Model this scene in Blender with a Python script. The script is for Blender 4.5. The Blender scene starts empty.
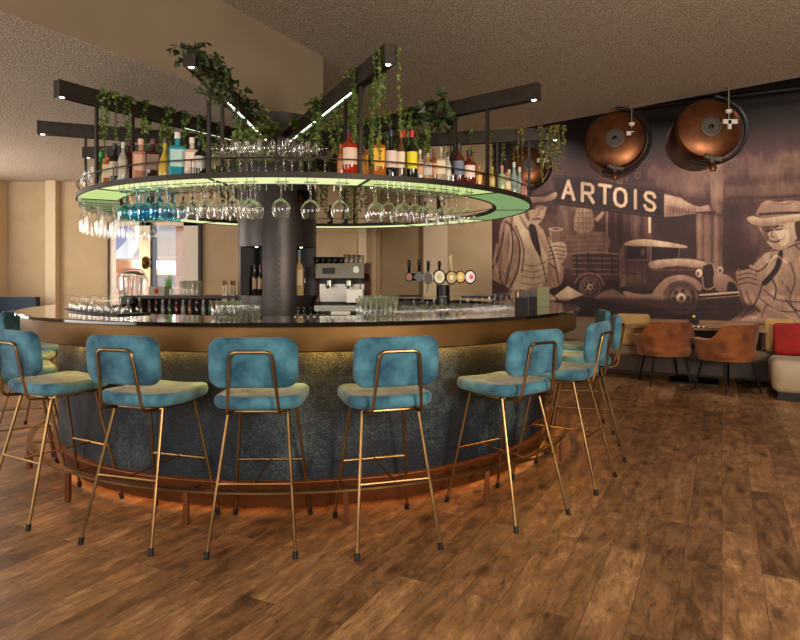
import bpy, math, random
import numpy as np
from mathutils import Vector, Matrix
random.seed(7)
PI=math.pi
S=bpy.context.scene
COL=S.collection
def lin(c): return tuple(((v/255/12.92) if v/255<=.04045 else ((v/255+.055)/1.055)**2.4) for v in c)+(1,)
# ---------------------------------------------------------------- camera
F=618.; PX=400.; HY=277.5; EYE=1.36
cam=bpy.data.cameras.new('camera'); camo=bpy.data.objects.new('camera',cam); COL.objects.link(camo)
camo.location=(0,0,EYE); camo.rotation_euler=(PI/2,0,0)
cam.sensor_width=36; cam.sensor_fit='HORIZONTAL'; cam.lens=36*F/800; cam.shift_y=-(320-HY)/800; cam.clip_start=.05; cam.clip_end=200
S.camera=camo
# ---------------------------------------------------------------- world, lights, exposure
W=bpy.data.worlds.new('world'); S.world=W; W.use_nodes=True
bg=W.node_tree.nodes['Background']; bg.inputs[0].default_value=(.78,.88,1,1); bg.inputs[1].default_value=8
S.view_settings.view_transform='Standard'; S.view_settings.look='None'; S.view_settings.exposure=0; S.view_settings.gamma=1
S.view_settings.use_curve_mapping=False
def area(name,loc,target,sx,sy,power,color):
    l=bpy.data.lights.new(name,'AREA'); l.shape='RECTANGLE'; l.size=sx; l.size_y=sy; l.energy=power; l.color=color
    o=bpy.data.objects.new(name,l); COL.objects.link(o); o.location=loc
    o.rotation_euler=(Vector(target)-Vector(loc)).to_track_quat('-Z','Y').to_euler()
    return o
WARM=(1,.82,.62)
area('fill_front',(-2.0,-2.6,1.9),(-.6,4,.9),5.0,2.2,100,(1,.93,.85))  # added area fill from behind the camera, no window built there
area('fill_left',(-6.0,2.6,1.7),(0,6,1.7),3.6,1.8,120,(1,.93,.85))  # added fill inside the left wall, which has no opening
area('fill_far_left',(-6.0,7.0,1.6),(-2,7,2.8),2.6,1.6,85,(1,.90,.80))  # added fill by the closed left wall, brightens the low ceiling
area('ceiling_fill_right',(2.6,-1.2,1.9),(3.4,2.2,3.5),1.6,1.0,330,(1,.87,.70))  # unseen lamp added to brighten the high ceiling
area('ceiling_fill_left',(-2.6,-1.2,1.5),(-3.0,2.5,2.8),1.6,1.0,34,(1,.88,.76))  # unseen lamp added to brighten the lowered ceiling
def lamp_spot(loc,power,angle=110,color=WARM,size=.08,target=None):
    l=bpy.data.lights.new('added_spot','SPOT'); l.energy=power; l.color=color; l.spot_size=math.radians(angle); l.spot_blend=.8; l.shadow_soft_size=size
    o=bpy.data.objects.new('added_spot',l); COL.objects.link(o); o.location=loc
    if target: o.rotation_euler=(Vector(target)-Vector(loc)).to_track_quat('-Z','Y').to_euler()
ADDED_DOWNLIGHTS=[(1.3,2.4,3.49,45),(3.2,4.2,3.49,55),(5.2,4.0,3.49,45),(.3,.6,3.49,35),(4.3,2.0,3.49,30)]  # spots added above the view for general light
for x,y,z,p in ADDED_DOWNLIGHTS: lamp_spot((x,y,z),p)
ADDED_LOWLIGHTS=[(-5.2,6.6,2.78,40),(-4.6,4.6,2.78,30)]  # more added spots, left of the view under the low ceiling
for x,y,z,p in ADDED_LOWLIGHTS: lamp_spot((x,y,z),p)
MURAL_FILL=[((1.9,8.95,3.75),(2.2,9.7,1.5),105),((3.0,7.95,3.75),(3.7,8.9,1.3),125),((4.3,6.8,3.75),(5.2,8.2,1.3),125)]  # unseen spots added in the recess to brighten the mural
for a,b,p in MURAL_FILL: lamp_spot(a,p,120,(1,.88,.76),.06,b)
lamp_spot((-.1,7.6,3.45),45,120)
# ---------------------------------------------------------------- materials
def newmat(name):
    m=bpy.data.materials.new(name); m.use_nodes=True; return m,m.node_tree,m.node_tree.nodes['Principled BSDF']
def mat(name,c,rough=.5,metal=0,c2=None,scale=8,bump=0,bscale=60,trans=0,sheen=0,spec=.5,detail=4,emit=0,coord='Object',lo=.35,hi=.65,coat=0,stretch=None):
    m,t,b=newmat(name); N=t.nodes; L=t.links
    b.inputs['Base Color'].default_value=lin(c); b.inputs['Roughness'].default_value=rough; b.inputs['Metallic'].default_value=metal
    b.inputs['Transmission Weight'].default_value=trans; b.inputs['Sheen Weight'].default_value=sheen; b.inputs['Specular IOR Level'].default_value=spec
    b.inputs['Coat Weight'].default_value=coat; b.inputs['Coat Roughness'].default_value=.08
    tc=N.new('ShaderNodeTexCoord'); vec=tc.outputs[coord]
    if stretch:
        mp=N.new('ShaderNodeMapping'); mp.inputs['Scale'].default_value=stretch; L.new(vec,mp.inputs[0]); vec=mp.outputs[0]
    if c2 is not None:
        n=N.new('ShaderNodeTexNoise'); n.inputs['Scale'].default_value=scale; n.inputs['Detail'].default_value=detail; L.new(vec,n.inputs['Vector'])
        r=N.new('ShaderNodeValToRGB'); r.color_ramp.elements[0].position=lo; r.color_ramp.elements[1].position=hi
        r.color_ramp.elements[0].color=lin(c); r.color_ramp.elements[1].color=lin(c2)
        L.new(n.outputs['Fac'],r.inputs[0]); L.new(r.outputs[0],b.inputs['Base Color'])
    if bump:
        n=N.new('ShaderNodeTexNoise'); n.inputs['Scale'].default_value=bscale; n.inputs['Detail'].default_value=5; L.new(vec,n.inputs['Vector'])
        bp=N.new('ShaderNodeBump'); bp.inputs['Strength'].default_value=bump; bp.inputs['Distance'].default_value=.02
        L.new(n.outputs['Fac'],bp.inputs['Height']); L.new(bp.outputs[0],b.inputs['Normal'])
    if emit:
        b.inputs['Emission Color'].default_value=lin(c); b.inputs['Emission Strength'].default_value=emit
    return m
def glassmat(name,tint=(1,1,1),k=.20,base=.03,gl=(1,1,1)):
    m=bpy.data.materials.new(name); m.use_nodes=True; t=m.node_tree; t.nodes.clear(); N=t.nodes; L=t.links
    o=N.new('ShaderNodeOutputMaterial'); mx=N.new('ShaderNodeMixShader'); tr=N.new('ShaderNodeBsdfTransparent'); gs=N.new('ShaderNodeBsdfGlossy')
    tr.inputs[0].default_value=tint+(1,); gs.inputs['Roughness'].default_value=.06; gs.inputs[0].default_value=gl+(1,)
    lw=N.new('ShaderNodeLayerWeight'); lw.inputs[0].default_value=k
    ad=N.new('ShaderNodeMath'); ad.operation='ADD'; ad.inputs[1].default_value=base; ad.use_clamp=True
    L.new(lw.outputs['Facing'],ad.inputs[0]); L.new(ad.outputs[0],mx.inputs[0]); L.new(tr.outputs[0],mx.inputs[1]); L.new(gs.outputs[0],mx.inputs[2]); L.new(mx.outputs[0],o.inputs[0])
    return m
M={}
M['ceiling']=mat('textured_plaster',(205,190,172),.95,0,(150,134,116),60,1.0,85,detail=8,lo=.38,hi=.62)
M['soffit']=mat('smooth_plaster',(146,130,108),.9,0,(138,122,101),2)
M['wall']=mat('beige_wall',(190,166,132),.85,0,(182,158,125),3,.05,80)
M['wall_light']=mat('beige_wall_light',(214,194,164),.8)
M['black_paint']=mat('black_paint',(16,14,15),.8)
M['brown_paint']=mat('brown_paint',(70,50,36),.7)
M['white_frame']=mat('white_frame',(225,215,198),.5)
M['dark_metal']=mat('dark_bronze_metal',(54,46,40),.5,.4,(42,35,31),20)
M['black_metal']=mat('black_metal',(20,20,22),.4,.5)
M['steel']=mat('brushed_steel',(172,168,158),.32,.9,(140,136,128),30,stretch=(1,1,20))
M['brass']=mat('brass_tube',(158,126,84),.34,1,(126,98,64),6)
M['brass_sheet']=mat('brass_sheet',(122,90,48),.45,.65,(106,76,38),3,.03,30)
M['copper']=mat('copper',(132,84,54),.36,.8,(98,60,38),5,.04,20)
M['plinth']=mat('bronze_plinth',(124,74,38),.5,.6,(104,60,30),4)
M['velvet']=mat('teal_velvet',(24,78,104),.8,0,(78,140,162),9,.14,50,sheen=.15,detail=8,lo=.36,hi=.68)
M['black_rubber']=mat('black_rubber',(12,12,12),.6)
M['pillar']=mat('blackened_steel',(54,50,50),.4,.65,(82,76,75),3,.04,8,detail=5,stretch=(1,1,.5))
M['niche']=mat('niche_lining',(16,15,18),.5)
M['glass']=glassmat('clear_glass')
M['blue_glass']=glassmat('blue_glass',(.35,.75,.9),.3,.05,(.6,.9,1))
M['pane']=glassmat('window_pane',(.97,.98,1),.05,.02)
M['leaf']=mat('leaf_green',(58,80,32),.55,0,(122,142,56),25)
M['leaf_dark']=mat('leaf_dark',(34,46,26),.5,0,(66,80,38),20)
M['leaf_yellow']=mat('leaf_olive',(96,92,34),.6,0,(140,128,52),25)
M['wood_top']=mat('table_wood',(150,112,76),.5,0,(124,90,60),6,stretch=(1,8,1))
M['brown_velvet']=mat('cognac_velvet',(158,90,40),.75,0,(110,58,24),7,.2,30,sheen=.2,detail=8)
M['cream_leather']=mat('cream_leather',(186,168,140),.55,0,(170,152,124),3)
M['grey_uph']=mat('grey_upholstery',(128,110,92),.8)
M['cush_gold']=mat('ochre_fabric',(184,146,92),.85,0,(166,130,80),12)
M['cush_brown']=mat('rust_fabric',(150,86,30),.85)
M['cush_red']=mat('red_fabric',(168,26,18),.8,0,(140,18,14),10)
M['navy']=mat('navy_fabric',(20,44,66),.7)
M['darkwood']=mat('dark_wood',(52,36,28),.5)
M['white']=mat('white_ceramic',(235,232,225),.3)
M['counter']=mat('polished_black_stone',(14,11,10),.06,0,None,coat=.6)
def panel_mat():
    m,t,b=newmat('patinated_panel'); N=t.nodes; L=t.links
    tc=N.new('ShaderNodeTexCoord'); n=N.new('ShaderNodeTexNoise'); n.inputs['Scale'].default_value=2.4; n.inputs['Detail'].default_value=10; n.inputs['Roughness'].default_value=.65
    n2=N.new('ShaderNodeTexNoise'); n2.inputs['Scale'].default_value=95; n2.inputs['Detail'].default_value=3; L.new(tc.outputs['Object'],n2.inputs[0])
    L.new(tc.outputs['Object'],n.inputs[0]); mx=N.new('ShaderNodeMath'); mx.operation='MULTIPLY_ADD'; mx.inputs[1].default_value=.5; L.new(n2.outputs['Fac'],mx.inputs[0]); L.new(n.outputs['Fac'],mx.inputs[2])
    r=N.new('ShaderNodeValToRGB'); e=r.color_ramp.elements; e[0].position=.58; e[0].color=lin((4,12,22)); e[1].position=.98; e[1].color=lin((82,96,98))
    x=r.color_ramp.elements.new(.76); x.color=lin((13,30,44))
    L.new(mx.outputs[0],r.inputs[0]); L.new(r.outputs[0],b.inputs['Base Color']); b.inputs['Roughness'].default_value=.6
    bp=N.new('ShaderNodeBump'); bp.inputs['Strength'].default_value=.35; bp.inputs['Distance'].default_value=.012; L.new(n2.outputs['Fac'],bp.inputs['Height']); L.new(bp.outputs[0],b.inputs['Normal'])
    return m
M['panel']=panel_mat()
ROOM=math.atan2(.521,1)            # the room's grid is turned against the view
def floor_mat():
    m,t,b=newmat('oak_planks'); N=t.nodes; L=t.links
    tc=N.new('ShaderNodeTexCoord'); mp=N.new('ShaderNodeMapping'); mp.vector_type='TEXTURE'; mp.inputs['Rotation'].default_value=(0,0,PI/2-ROOM)
    L.new(tc.outputs['Object'],mp.inputs[0])
    br=N.new('ShaderNodeTexBrick'); br.inputs['Scale'].default_value=1; br.inputs['Brick Width'].default_value=1.25; br.inputs['Row Height'].default_value=.165
    br.inputs['Mortar Size'].default_value=.0014; br.inputs['Mortar Smooth'].default_value=.2; br.offset=.37; br.inputs['Color1'].default_value=(0,0,0,1); br.inputs['Color2'].default_value=(1,1,1,1); br.inputs['Mortar'].default_value=(.5,.5,.5,1); br.inputs['Bias'].default_value=0
    L.new(mp.outputs[0],br.inputs[0])
    # per plank offset of the grain
    sc=N.new('ShaderNodeVectorMath'); sc.operation='MULTIPLY'; sc.inputs[1].default_value=(5,15,1); L.new(mp.outputs[0],sc.inputs[0])
    of=N.new('ShaderNodeVectorMath'); of.operation='MULTIPLY_ADD'; of.inputs[1].default_value=(37,19,11); L.new(br.outputs['Color'],of.inputs[0]); L.new(sc.outputs[0],of.inputs[2])
    g=N.new('ShaderNodeTexNoise'); g.inputs['Scale'].default_value=1; g.inputs['Detail'].default_value=8; g.inputs['Roughness'].default_value=.72; g.inputs['Distortion'].default_value=.45; L.new(of.outputs[0],g.inputs[0])
    bl=N.new('ShaderNodeTexNoise'); bl.inputs['Scale'].default_value=4.5; bl.inputs['Detail'].default_value=7; bl.inputs['Roughness'].default_value=.65; L.new(mp.outputs[0],bl.inputs[0])
    r=N.new('ShaderNodeValToRGB'); e=r.color_ramp.elements; e[0].position=.30; e[0].color=lin((58,40,26)); e[1].position=.70; e[1].color=lin((186,148,105))
    x=r.color_ramp.elements.new(.42); x.color=lin((98,70,45)); x=r.color_ramp.elements.new(.56); x.color=lin((142,105,70))
    ad=N.new('ShaderNodeMath'); ad.operation='MULTIPLY_ADD'; ad.inputs[1].default_value=.70; L.new(g.outputs['Fac'],ad.inputs[0])
    a2=N.new('ShaderNodeMath'); a2.operation='MULTIPLY_ADD'; a2.inputs[1].default_value=.17; L.new(bl.outputs['Fac'],a2.inputs[0])
    sp=N.new('ShaderNodeSeparateColor'); L.new(br.outputs['Color'],sp.inputs[0]); ml=N.new('ShaderNodeMath'); ml.operation='MULTIPLY'; ml.inputs[1].default_value=.15; L.new(sp.outputs[0],ml.inputs[0])
    L.new(ml.outputs[0],a2.inputs[2]); L.new(a2.outputs[0],ad.inputs[2]); L.new(ad.outputs[0],r.inputs[0])
    dk=N.new('ShaderNodeMix'); dk.data_type='RGBA'; dk.inputs[7].default_value=lin((78,54,36)); L.new(br.outputs['Fac'],dk.inputs[0]); L.new(r.outputs[0],dk.inputs[6])
    # knots
    kn=N.new('ShaderNodeTexVoronoi'); kn.voronoi_dimensions='2D'; kn.inputs['Scale'].default_value=1; ks=N.new('ShaderNodeVectorMath'); ks.operation='MULTIPLY'; ks.inputs[1].default_value=(1.1,2.4,1); L.new(mp.outputs[0],ks.inputs[0]); L.new(ks.outputs[0],kn.inputs[0])
    kr=N.new('ShaderNodeValToRGB'); kr.color_ramp.elements[0].position=.02; kr.color_ramp.elements[0].color=(.75,.75,.75,1); kr.color_ramp.elements[1].position=.10; kr.color_ramp.elements[1].color=(0,0,0,1); L.new(kn.outputs['Distance'],kr.inputs[0])
    d2=N.new('ShaderNodeMix'); d2.data_type='RGBA'; d2.inputs[7].default_value=lin((46,30,20)); L.new(kr.outputs[0],d2.inputs[0]); L.new(dk.outputs[2],d2.inputs[6])
    # fine dark cracks along the grain
    cs=N.new('ShaderNodeVectorMath'); cs.operation='MULTIPLY'; cs.inputs[1].default_value=(6,44,1); L.new(mp.outputs[0],cs.inputs[0])
    cf=N.new('ShaderNodeVectorMath'); cf.operation='MULTIPLY_ADD'; cf.inputs[1].default_value=(17,41,5); L.new(br.outputs['Color'],cf.inputs[0]); L.new(cs.outputs[0],cf.inputs[2])
    cn=N.new('ShaderNodeTexNoise'); cn.inputs['Scale'].default_value=1; cn.inputs['Detail'].default_value=6; cn.inputs['Roughness'].default_value=.6; cn.inputs['Distortion'].default_value=.6; L.new(cf.outputs[0],cn.inputs[0])
    cr=N.new('ShaderNodeValToRGB'); cr.color_ramp.elements[0].position=.30; cr.color_ramp.elements[0].color=(.7,.7,.7,1); cr.color_ramp.elements[1].position=.43; cr.color_ramp.elements[1].color=(0,0,0,1); L.new(cn.outputs['Fac'],cr.inputs[0])
    d3=N.new('ShaderNodeMix'); d3.data_type='RGBA'; d3.inputs[7].default_value=lin((52,36,24)); L.new(cr.outputs[0],d3.inputs[0]); L.new(d2.outputs[2],d3.inputs[6])
    L.new(d3.outputs[2],b.inputs['Base Color']); b.inputs['Roughness'].default_value=.42
    bp=N.new('ShaderNodeBump'); bp.inputs['Strength'].default_value=.25; bp.inputs['Distance'].default_value=.01; L.new(g.outputs['Fac'],bp.inputs['Height']); L.new(bp.outputs[0],b.inputs['Normal'])
    return m
M['floor']=floor_mat()
def emis(name,c,s):
    m=bpy.data.materials.new(name); m.use_nodes=True; t=m.node_tree; t.nodes.clear()
    o=t.nodes.new('ShaderNodeOutputMaterial'); e=t.nodes.new('ShaderNodeEmission'); e.inputs[0].default_value=lin(c); e.inputs[1].default_value=s; t.links.new(e.outputs[0],o.inputs[0]); return m
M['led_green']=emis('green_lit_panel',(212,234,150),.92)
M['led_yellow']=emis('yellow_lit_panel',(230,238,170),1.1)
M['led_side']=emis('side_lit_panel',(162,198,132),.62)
M['led_white']=emis('white_led',(255,248,225),9)
M['led_strip']=emis('led_line',(236,250,214),4)
M['led_warm']=emis('warm_led',(255,178,84),30)
M['led_orange']=emis('orange_led',(255,165,90),5)
M['bulb']=emis('amber_bulb',(255,190,90),14)
M['spot_lens']=emis('downlight_lens',(255,230,190),6)
# ---------------------------------------------------------------- mesh helpers
class MB:
    def __init__(s): s.v=[]; s.f=[]; s.m=[]; s.cur=0
    def add(s,vs,fs,T=None):
        o=len(s.v)
        s.v+= [tuple(T@Vector(v)) for v in vs] if T else [tuple(v) for v in vs]
        s.f+=[tuple(i+o for i in f) for f in fs]; s.m+=[s.cur]*len(fs); return s
    def box(s,x0,x1,y0,y1,z0,z1,T=None):
        v=[(x0,y0,z0),(x1,y0,z0),(x1,y1,z0),(x0,y1,z0),(x0,y0,z1),(x1,y0,z1),(x1,y1,z1),(x0,y1,z1)]
        return s.add(v,[(0,3,2,1),(4,5,6,7),(0,1,5,4),(1,2,6,5),(2,3,7,6),(3,0,4,7)],T)
    def beam(s,a,b,w,h,up=(0,0,1)):
        a=Vector(a);b=Vector(b);d=(b-a).normalized();x=d.cross(Vector(up));x=x.normalized() if x.length>1e-5 else Vector((1,0,0));z=x.cross(d)
        v=[p+x*i*w/2+z*j*h/2 for p in(a,b) for i,j in((-1,-1),(1,-1),(1,1),(-1,1))]
        return s.add(v,[(0,1,2,3),(7,6,5,4),(0,4,5,1),(1,5,6,2),(2,6,7,3),(3,7,4,0)])
    def tube(s,pts,r,n=8,closed=False,caps=True):
        pts=[Vector(p) for p in pts];N=len(pts);rs=r if isinstance(r,(list,tuple)) else [r]*N
        prev=None;vs=[]
        for i,p in enumerate(pts):
            a=pts[i-1] if (i>0 or closed) else p; b=pts[(i+1)%N] if (i<N-1 or closed) else p
            d=(b-a).normalized()
            if prev is None:
                x=d.orthogonal().normalized()
            else:
                x=(prev-d*prev.dot(d)); x=x.normalized() if x.length>1e-6 else d.orthogonal().normalized()
            prev=x;y=d.cross(x)
            vs+=[p+(x*math.cos(2*PI*k/n)+y*math.sin(2*PI*k/n))*rs[i] for k in range(n)]
        fs=[]
        for i in range(N if closed else N-1):
            j=(i+1)%N
            fs+=[(i*n+k,i*n+(k+1)%n,j*n+(k+1)%n,j*n+k) for k in range(n)]
        if caps and not closed: fs+=[tuple(reversed(range(n))),tuple((N-1)*n+k for k in range(n))]
        return s.add(vs,fs)
    def lathe(s,prof,n=20,T=None,a0=0,a1=2*PI,sq=None):
        full=abs(a1-a0-2*PI)<1e-6;K=n if full else n+1;vs=[]
        for (r,z) in prof:
            for k in range(K):
                a=a0+(a1-a0)*k/n
                q=1
                if sq: q=1/ (abs(math.cos(a))**sq+abs(math.sin(a))**sq)**(1/sq)
                vs.append((r*q*math.cos(a),r*q*math.sin(a),z))
        fs=[]
        for i in range(len(prof)-1):
            for k in range(n):
                k2=(k+1)%K if full else k+1
                fs.append((i*K+k,i*K+k2,(i+1)*K+k2,(i+1)*K+k))
        return s.add(vs,fs,T)
    def build(s,name,m,parent=None,smooth=True,angle=35):
        me=bpy.data.meshes.new(name); me.from_pydata(s.v,[],s.f); me.validate()
        for q in (m if isinstance(m,(list,tuple)) else [m]): me.materials.append(q)
        if isinstance(m,(list,tuple)) and len(me.polygons)==len(s.m): me.polygons.foreach_set('material_index',s.m)
        if smooth:
            me.polygons.foreach_set('use_smooth',[True]*len(me.polygons))
            try: me.set_sharp_from_angle(angle=math.radians(angle))
            except Exception: pass
        me.update()
        o=bpy.data.objects.new(name,me); COL.objects.link(o)
        if parent: o.parent=parent
        return o
def thing(name,label,cat,loc=(0,0,0),rz=0,group=None,rot=None):
    o=bpy.data.objects.new(name,None); COL.objects.link(o); o.location=loc; o.rotation_euler=rot or (0,0,rz); o.empty_display_size=.05
    o['label']=label;o['category']=cat
    if group:o['group']=group
    return o
def tag(o,label,cat,group=None,kind=None):
    o['label']=label;o['category']=cat
    if group:o['group']=group
    if kind:o['kind']=kind
    return o
def struct(o): o['kind']='structure'; return o
def dup(root,loc,rz,label,group=None):
    r=root.copy();COL.objects.link(r);r.location=loc;r.rotation_euler=(0,0,rz);r['label']=label
    if group:r['group']=group
    for c in root.children:
        d=c.copy();COL.objects.link(d);d.parent=r
        for g in c.children:
            e=g.copy();COL.objects.link(e);e.parent=d
    return r
def P(x,y,Y): return Vector(((x-PX)/F*Y,Y,EYE+(HY-y)/F*Y))
BC=Vector((-.765,5.558,0))          # centre of the round bar
def bar(r,deg,z=0):                 # deg 0 = towards the viewer, positive to the right
    a=math.radians(deg); return Vector((BC.x+r*math.sin(a),BC.y-r*math.cos(a),z))
def ring_at(x,R,near=True,z=0):     # point of the circle of radius R seen in picture column x
    k=(x-PX)/F;a=k*k+1;b=-2*(k*BC.x+BC.y);c=BC.x**2+BC.y**2-R*R;d=math.sqrt(max(0,b*b-4*a*c))
    Y=(-b-d)/(2*a) if near else (-b+d)/(2*a); return Vector((k*Y,Y,z))
def ringmesh(mb,r0,r1,z0,z1,n=128,a0=-180,a1=180):
    full=abs(a1-a0)>=359.9;K=n if full else n+1;vs=[]
    for k in range(K):
        a=a0+(a1-a0)*k/n
        vs+=[bar(r0,a,z0),bar(r1,a,z0),bar(r1,a,z1),bar(r0,a,z1)]
    fs=[]
    for k in range(n):
        j=(k+1)%K
        for q in range(4): fs.append((k*4+q,k*4+(q+1)%4,j*4+(q+1)%4,j*4+q))
    if not full: fs+=[(0,3,2,1),(n*4,n*4+1,n*4+2,n*4+3)]
    return mb.add(vs,fs)
def pad(w,h,t,R,r,fn=None,n=7,m=4,dome=0):
    """rounded cushion lying in xy, thickness t in z"""
    mb=MB()
    def outline(ins):
        pts=[];rr=max(R-ins,.002);hx=w/2-ins;hy=h/2-ins
        for cx,cy,a in((hx-rr,hy-rr,0),(-hx+rr,hy-rr,90),(-hx+rr,-hy+rr,180),(hx-rr,-hy+rr,270)):
            for k in range(n+1):
                t_=math.radians(a+90*k/n); pts.append((cx+rr*math.cos(t_),cy+rr*math.sin(t_)))
            # straight run towards the next corner
            pass
        out=[]
        L=len(pts)
        for i in range(L):
            out.append(pts[i])
            if (i+1)%(n+1)==0:
                q=pts[(i+1)%L]
                for k in range(1,5): out.append((pts[i][0]+(q[0]-pts[i][0])*k/5,pts[i][1]+(q[1]-pts[i][1])*k/5))
        return out
    rings=[]
    def scaled(f,z): 
        o=outline(r); rings.append([(x*f,y*f,z) for x,y in o])
    mn=min(w,h)/2
    scaled(.01,-t/2-dome);scaled(.4,-t/2-dome*.85);scaled(.75,-t/2-dome*.45)
    for k in range(2*m+1):
        a=-PI/2+PI*k/(2*m); ins=r*(1-math.cos(a)); z=(t/2-r)*(1 if a>0 else -1 if a<0 else 0)+r*math.sin(a)
        rings.append([(x,y,z) for x,y in outline(ins)])
    scaled(.75,t/2+dome*.45);scaled(.4,t/2+dome*.85);scaled(.01,t/2+dome)
    K=len(rings[0]);vs=[p for q in rings for p in q]
    if fn: vs=[fn(*p) for p in vs]
    fs=[(i*K+k,i*K+(k+1)%K,(i+1)*K+(k+1)%K,(i+1)*K+k) for i in range(len(rings)-1) for k in range(K)]
    fs+=[tuple(reversed(range(K))),tuple((len(rings)-1)*K+k for k in range(K))]
    mb.add(vs,fs); return mb
def arc(p,c,q,n=6):
    p,c,q=Vector(p),Vector(c),Vector(q); return [(1-t)**2*p+2*t*(1-t)*c+t*t*q for t in [i/n for i in range(n+1)]]
def rounded(pts,r,n=5):
    pts=[Vector(p) for p in pts];out=[pts[0]]
    for i in range(1,len(pts)-1):
        a=(pts[i-1]-pts[i]);b=(pts[i+1]-pts[i]);ra=min(r,a.length*.45,b.length*.45)
        out+=arc(pts[i]+a.normalized()*ra,pts[i],pts[i]+b.normalized()*ra,n)
    return out+[pts[-1]]
# ================================================================ ROOM
ZC=3.52; ZS=2.80
m=MB(); m.add([(-12,-6,0),(14,-6,0),(14,14,0),(-12,14,0)],[(0,1,2,3)]); struct(m.build('floor',M['floor'],smooth=False))
U=Vector((.521,1,0)).normalized(); V=Vector((-1.919,1,0)).normalized()
C0=Vector((-.754,6.05,0))           # corner of the lowered ceiling
B1=C0-U*14                          # bulkhead runs towards and past the viewer
Bk=C0+Vector((-.2,1,0))*4.2
# high ceiling, cut back along the wall painting
e0=Vector((1.20,9.46,0)); e1=Vector((5.6,5.51,0)); e2=e1+(e1-e0)*1.2
def slab(name,pts,z,t,mt):
    mb=MB();n=len(pts);mb.add([(p.x,p.y,z) for p in pts]+[(p.x,p.y,z+t) for p in pts],[tuple(reversed(range(n))),tuple(n+i for i in range(n))]+[(i,(i+1)%n,n+(i+1)%n,n+i) for i in range(n)])
    return struct(mb.build(name,mt,smooth=False))
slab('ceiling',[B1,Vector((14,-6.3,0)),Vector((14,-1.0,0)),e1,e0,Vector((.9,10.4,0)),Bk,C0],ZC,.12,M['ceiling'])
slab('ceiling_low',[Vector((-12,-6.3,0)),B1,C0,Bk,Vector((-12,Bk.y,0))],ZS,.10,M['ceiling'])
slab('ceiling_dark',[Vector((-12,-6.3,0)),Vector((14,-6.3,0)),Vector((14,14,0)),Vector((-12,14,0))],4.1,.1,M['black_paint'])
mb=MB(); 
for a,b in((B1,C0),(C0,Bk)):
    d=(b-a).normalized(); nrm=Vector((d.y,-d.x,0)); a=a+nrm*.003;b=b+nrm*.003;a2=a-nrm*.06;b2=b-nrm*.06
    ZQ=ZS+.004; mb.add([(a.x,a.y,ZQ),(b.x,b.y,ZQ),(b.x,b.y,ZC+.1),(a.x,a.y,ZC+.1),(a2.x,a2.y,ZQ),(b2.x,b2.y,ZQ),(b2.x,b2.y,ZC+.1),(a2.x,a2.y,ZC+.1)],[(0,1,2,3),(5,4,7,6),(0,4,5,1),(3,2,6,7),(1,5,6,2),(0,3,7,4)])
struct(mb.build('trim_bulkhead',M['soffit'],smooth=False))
def wall(name,a,b,z0,z1,mt,t=.12,side=1):
    a=Vector(a+(0,));b=Vector(b+(0,));d=(b-a).normalized();n=Vector((-d.y,d.x,0))*t*side
    mb=MB();mb.add([(p.x,p.y,z) for z in(z0,z1) for p in(a,b,b+n,a+n)],[(0,3,2,1),(4,5,6,7),(0,1,5,4),(1,2,6,5),(2,3,7,6),(3,0,4,7)])
    return struct(mb.build(name,mt,smooth=False))
YW=9.3
def bx(name,x0,x1,y0,y1,z0,z1,mt): 
    return struct(MB().box(x0,x1,y0,y1,z0,z1).build(name,mt,smooth=False))
WX0=-4.37; WX1=-3.0; WZ0=1.02; WZ1=2.2
mb=MB(); mb.box(-6.6,WX0,YW,YW+.15,0,4.12); mb.box(WX1,-.36,YW,YW+.15,0,4.12); mb.box(WX0,WX1,YW,YW+.15,0,WZ0); mb.box(WX0,WX1,YW,YW+.15,WZ1,4.12)
struct(mb.build('wall_back',M['wall'],smooth=False))
mb=MB(); mb.box(-.42,1.62,10.1,10.25,0,4.1); mb.box(-.42,-.30,YW+.15,10.1,0,4.1)
struct(mb.build('wall_back_right',M['wall'],smooth=False))
bx('wall_left',-6.75,-6.6,-3.2,9.45,0,4.12,M['wall'])
bx('wall_front',-6.75,11.1,-3.3,-3.15,0,4.12,M['wall'])
bx('wall_right',11.0,11.15,-3.3,8,0,4.2,M['wall'])
# pilasters and niches of the beige wall
bx('trim_1',-5.95,-5.90,YW-.35,YW,0,ZS,M['wall_light'])
bx('trim_2',-6.6,-5.95,YW-.35,YW,0,ZS,M['wall_light'])
bx('trim_3',-5.27,-5.12,YW-.12,YW,0,ZS,M['wall_light'])
bx('trim_4',-.62,-.50,YW-.10,YW,0,3.9,M['wall_light'])
bx('trim_5',.37,.75,9.75,10.1,0,ZC,M['wall_light'])
bx('trim_6',-2.2,-1.85,YW-.08,YW,0,ZS,M['wall_light'])
bx('wall_panel',5.0,5.6,6.5,6.6,3.1,3.62,M['brown_paint'])
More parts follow.
